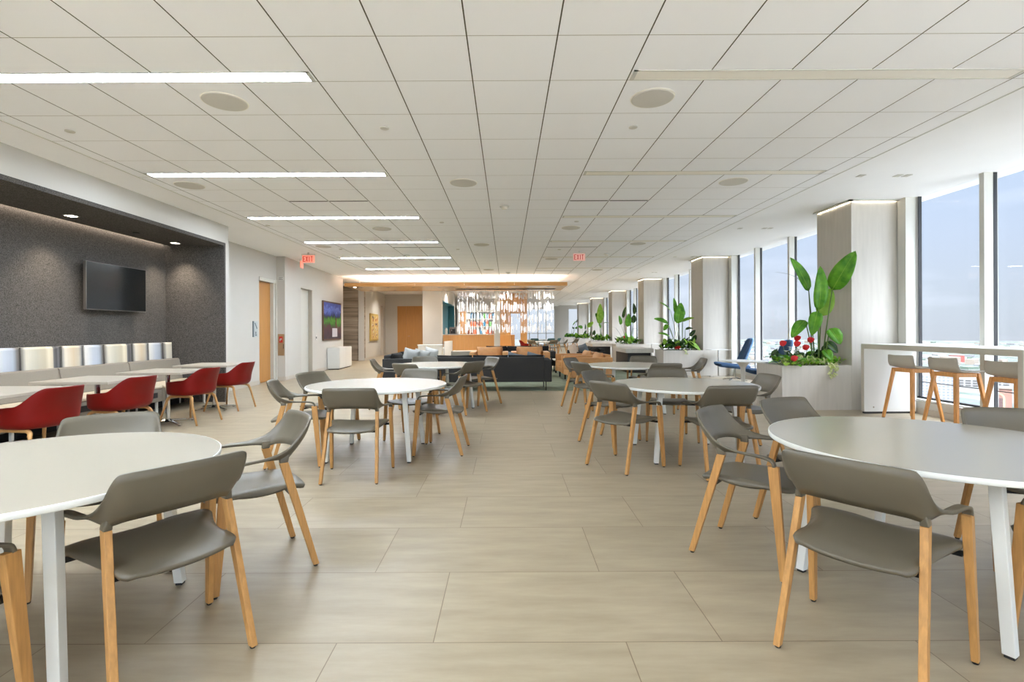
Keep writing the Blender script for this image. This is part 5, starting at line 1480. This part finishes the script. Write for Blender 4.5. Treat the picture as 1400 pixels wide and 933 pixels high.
# unseen roofs added below the windows to bounce sun onto the ceiling
BOUNCE = mat('bounce_white', srgb(232, 232, 230), .9)
S('added_bounce_roof_side', MB().bb(7.0, 30, -4, 60, -4.6, -4.2), mat('bounce_grey', srgb(96, 96, 94), .95, noise_amt=.1, noise_scale=4))
S('added_bounce_roof_end', MB().bb(-9, 30, -26, -4, -4.6, -4.2), BOUNCE)

# ------------------------------------------------------------------ sky, sun, lamps
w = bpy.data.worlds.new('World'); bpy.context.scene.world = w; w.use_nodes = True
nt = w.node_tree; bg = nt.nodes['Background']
tc = nt.nodes.new('ShaderNodeTexCoord'); sp = nt.nodes.new('ShaderNodeSeparateXYZ'); nt.links.new(tc.outputs['Generated'], sp.inputs[0])
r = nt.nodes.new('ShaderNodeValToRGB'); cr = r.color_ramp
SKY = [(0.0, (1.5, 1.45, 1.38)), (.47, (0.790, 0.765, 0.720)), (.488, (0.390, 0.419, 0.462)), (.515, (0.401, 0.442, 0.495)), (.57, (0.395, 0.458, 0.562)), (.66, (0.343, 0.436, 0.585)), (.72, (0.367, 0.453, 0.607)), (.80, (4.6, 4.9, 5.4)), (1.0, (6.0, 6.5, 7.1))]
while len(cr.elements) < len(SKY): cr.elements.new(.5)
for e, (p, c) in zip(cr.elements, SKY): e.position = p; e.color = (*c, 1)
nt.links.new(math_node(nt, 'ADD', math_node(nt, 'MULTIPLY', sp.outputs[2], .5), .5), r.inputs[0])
# thin cloud veil
n = nt.nodes.new('ShaderNodeTexNoise'); n.inputs['Scale'].default_value = 4; n.inputs['Detail'].default_value = 5
mp = nt.nodes.new('ShaderNodeMapping'); mp.inputs['Scale'].default_value = (1, 1, 4); nt.links.new(tc.outputs['Generated'], mp.inputs[0]); nt.links.new(mp.outputs[0], n.inputs['Vector'])
cl = nt.nodes.new('ShaderNodeMapRange'); cl.inputs[1].default_value = .5; cl.inputs[2].default_value = .75; cl.inputs[3].default_value = 0; cl.inputs[4].default_value = .35
nt.links.new(n.outputs['Fac'], cl.inputs[0])
mx = nt.nodes.new('ShaderNodeMix'); mx.data_type = 'RGBA'; mx.blend_type = 'SCREEN' if False else 'MIX'
nt.links.new(cl.outputs[0], mx.inputs[0]); nt.links.new(r.outputs[0], mx.inputs[6]); mx.inputs[7].default_value = (0.722, 0.774, 0.880, 1)
# sky strength raised behind the viewer, added as fill light for the room
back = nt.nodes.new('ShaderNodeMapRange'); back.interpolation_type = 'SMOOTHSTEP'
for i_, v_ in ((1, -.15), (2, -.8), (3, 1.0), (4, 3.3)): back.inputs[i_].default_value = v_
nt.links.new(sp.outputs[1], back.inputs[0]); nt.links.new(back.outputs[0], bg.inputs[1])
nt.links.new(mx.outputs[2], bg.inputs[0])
sl = bpy.data.lights.new('sun', 'SUN'); sl.energy = 9.0; sl.angle = R(2); sl.color = (1, .96, .9)
so = bpy.data.objects.new('sun', sl); C.objects.link(so); so.rotation_euler = V((.25, .35, -.9)).to_track_quat('-Z', 'Y').to_euler()

def area(name, loc, sx, sy, e, col, rot=(0, 0, 0)):
    L = bpy.data.lights.new(name, 'AREA'); L.shape = 'RECTANGLE'; L.size = sx; L.size_y = sy; L.energy = e; L.color = col
    o = bpy.data.objects.new(name, L); C.objects.link(o); o.location = loc; o.rotation_euler = rot
    return o

# downlights of the lounge canopy and the bar ceiling, plus added fill spots
def spot(loc, e, col=(1, .93, .84), size=150, r=.06):
    L = bpy.data.lights.new('downlight_and_fill', 'SPOT'); L.energy = e; L.spot_size = R(size); L.spot_blend = 1; L.color = col; L.shadow_soft_size = r
    o = bpy.data.objects.new('downlight_and_fill', L); C.objects.link(o); o.location = loc
for x in (-4.4, -2.5, -.35, 1.55):
    spot((x, 18.55, 2.88), 130)
for x in (-1.4, 0, 1.4):
    spot((x, 18.9, 2.88), 120, (1, .97, .94))  # no fixtures here: spots added to brighten the hanging glass strips
for i, (x, y, nm) in enumerate(((-2.3, 23.6, 'left end of the bar'), (-1.2, 23.6, 'middle of the bar'), (-.1, 24.0, 'oak cabinet beside the bar'), (-5.2, 24.6, 'corridor before the oak double doors'), (-4.6, 21.0, 'walk past the striped stone wall'), (2.2, 24.0, 'far corner table'), (2.6, 30.0, 'farther corner table'), (-2.0, 27.6, 'aisle behind the back bar'), (2.4, 36.0, 'end of the room by the far glazing'))):
    o = thing('round_downlight', 'small round ceiling downlight above the %s' % nm, 'light', (x, y, ZC), 0, 'round downlights at the back of the room')
    MB().lathe([(.09, -.0005), (.09, -.006), (.075, -.006)], n=20).build('trim_ring', M['trim_white'], o)
    MB().lathe([(.07, -.006), (.07, -.004)], n=20).build('lens', M['lampspot'], o)
    spot((x, y, ZC - .03), 210)

# ------------------------------------------------------------------ camera and view
cam = bpy.data.cameras.new('camera'); co = bpy.data.objects.new('camera', cam); C.objects.link(co)
cam.sensor_width = 36; cam.lens = 685 / 1400 * 36; cam.shift_x = 7.2 / 1400; cam.shift_y = -15.0 / 1400
cam.clip_start = .05; cam.clip_end = 60000
co.location = (0, 0, 1.31)
co.rotation_euler = (Matrix.Rotation(PI / 2, 4, 'X') @ Matrix.Rotation(-.0045, 4, 'Z')).to_euler()
sc = bpy.context.scene
sc.camera = co
sc.view_settings.view_transform = 'Standard'; sc.view_settings.look = 'None'; sc.view_settings.gamma = 1; sc.view_settings.exposure = .80
sc.view_settings.use_curve_mapping = False
cy = sc.cycles
cy.use_denoising = True; cy.max_bounces = 16; cy.diffuse_bounces = 14; cy.transparent_max_bounces = 24; cy.sample_clamp_indirect = 8; cy.caustics_reflective = False; cy.caustics_refractive = False
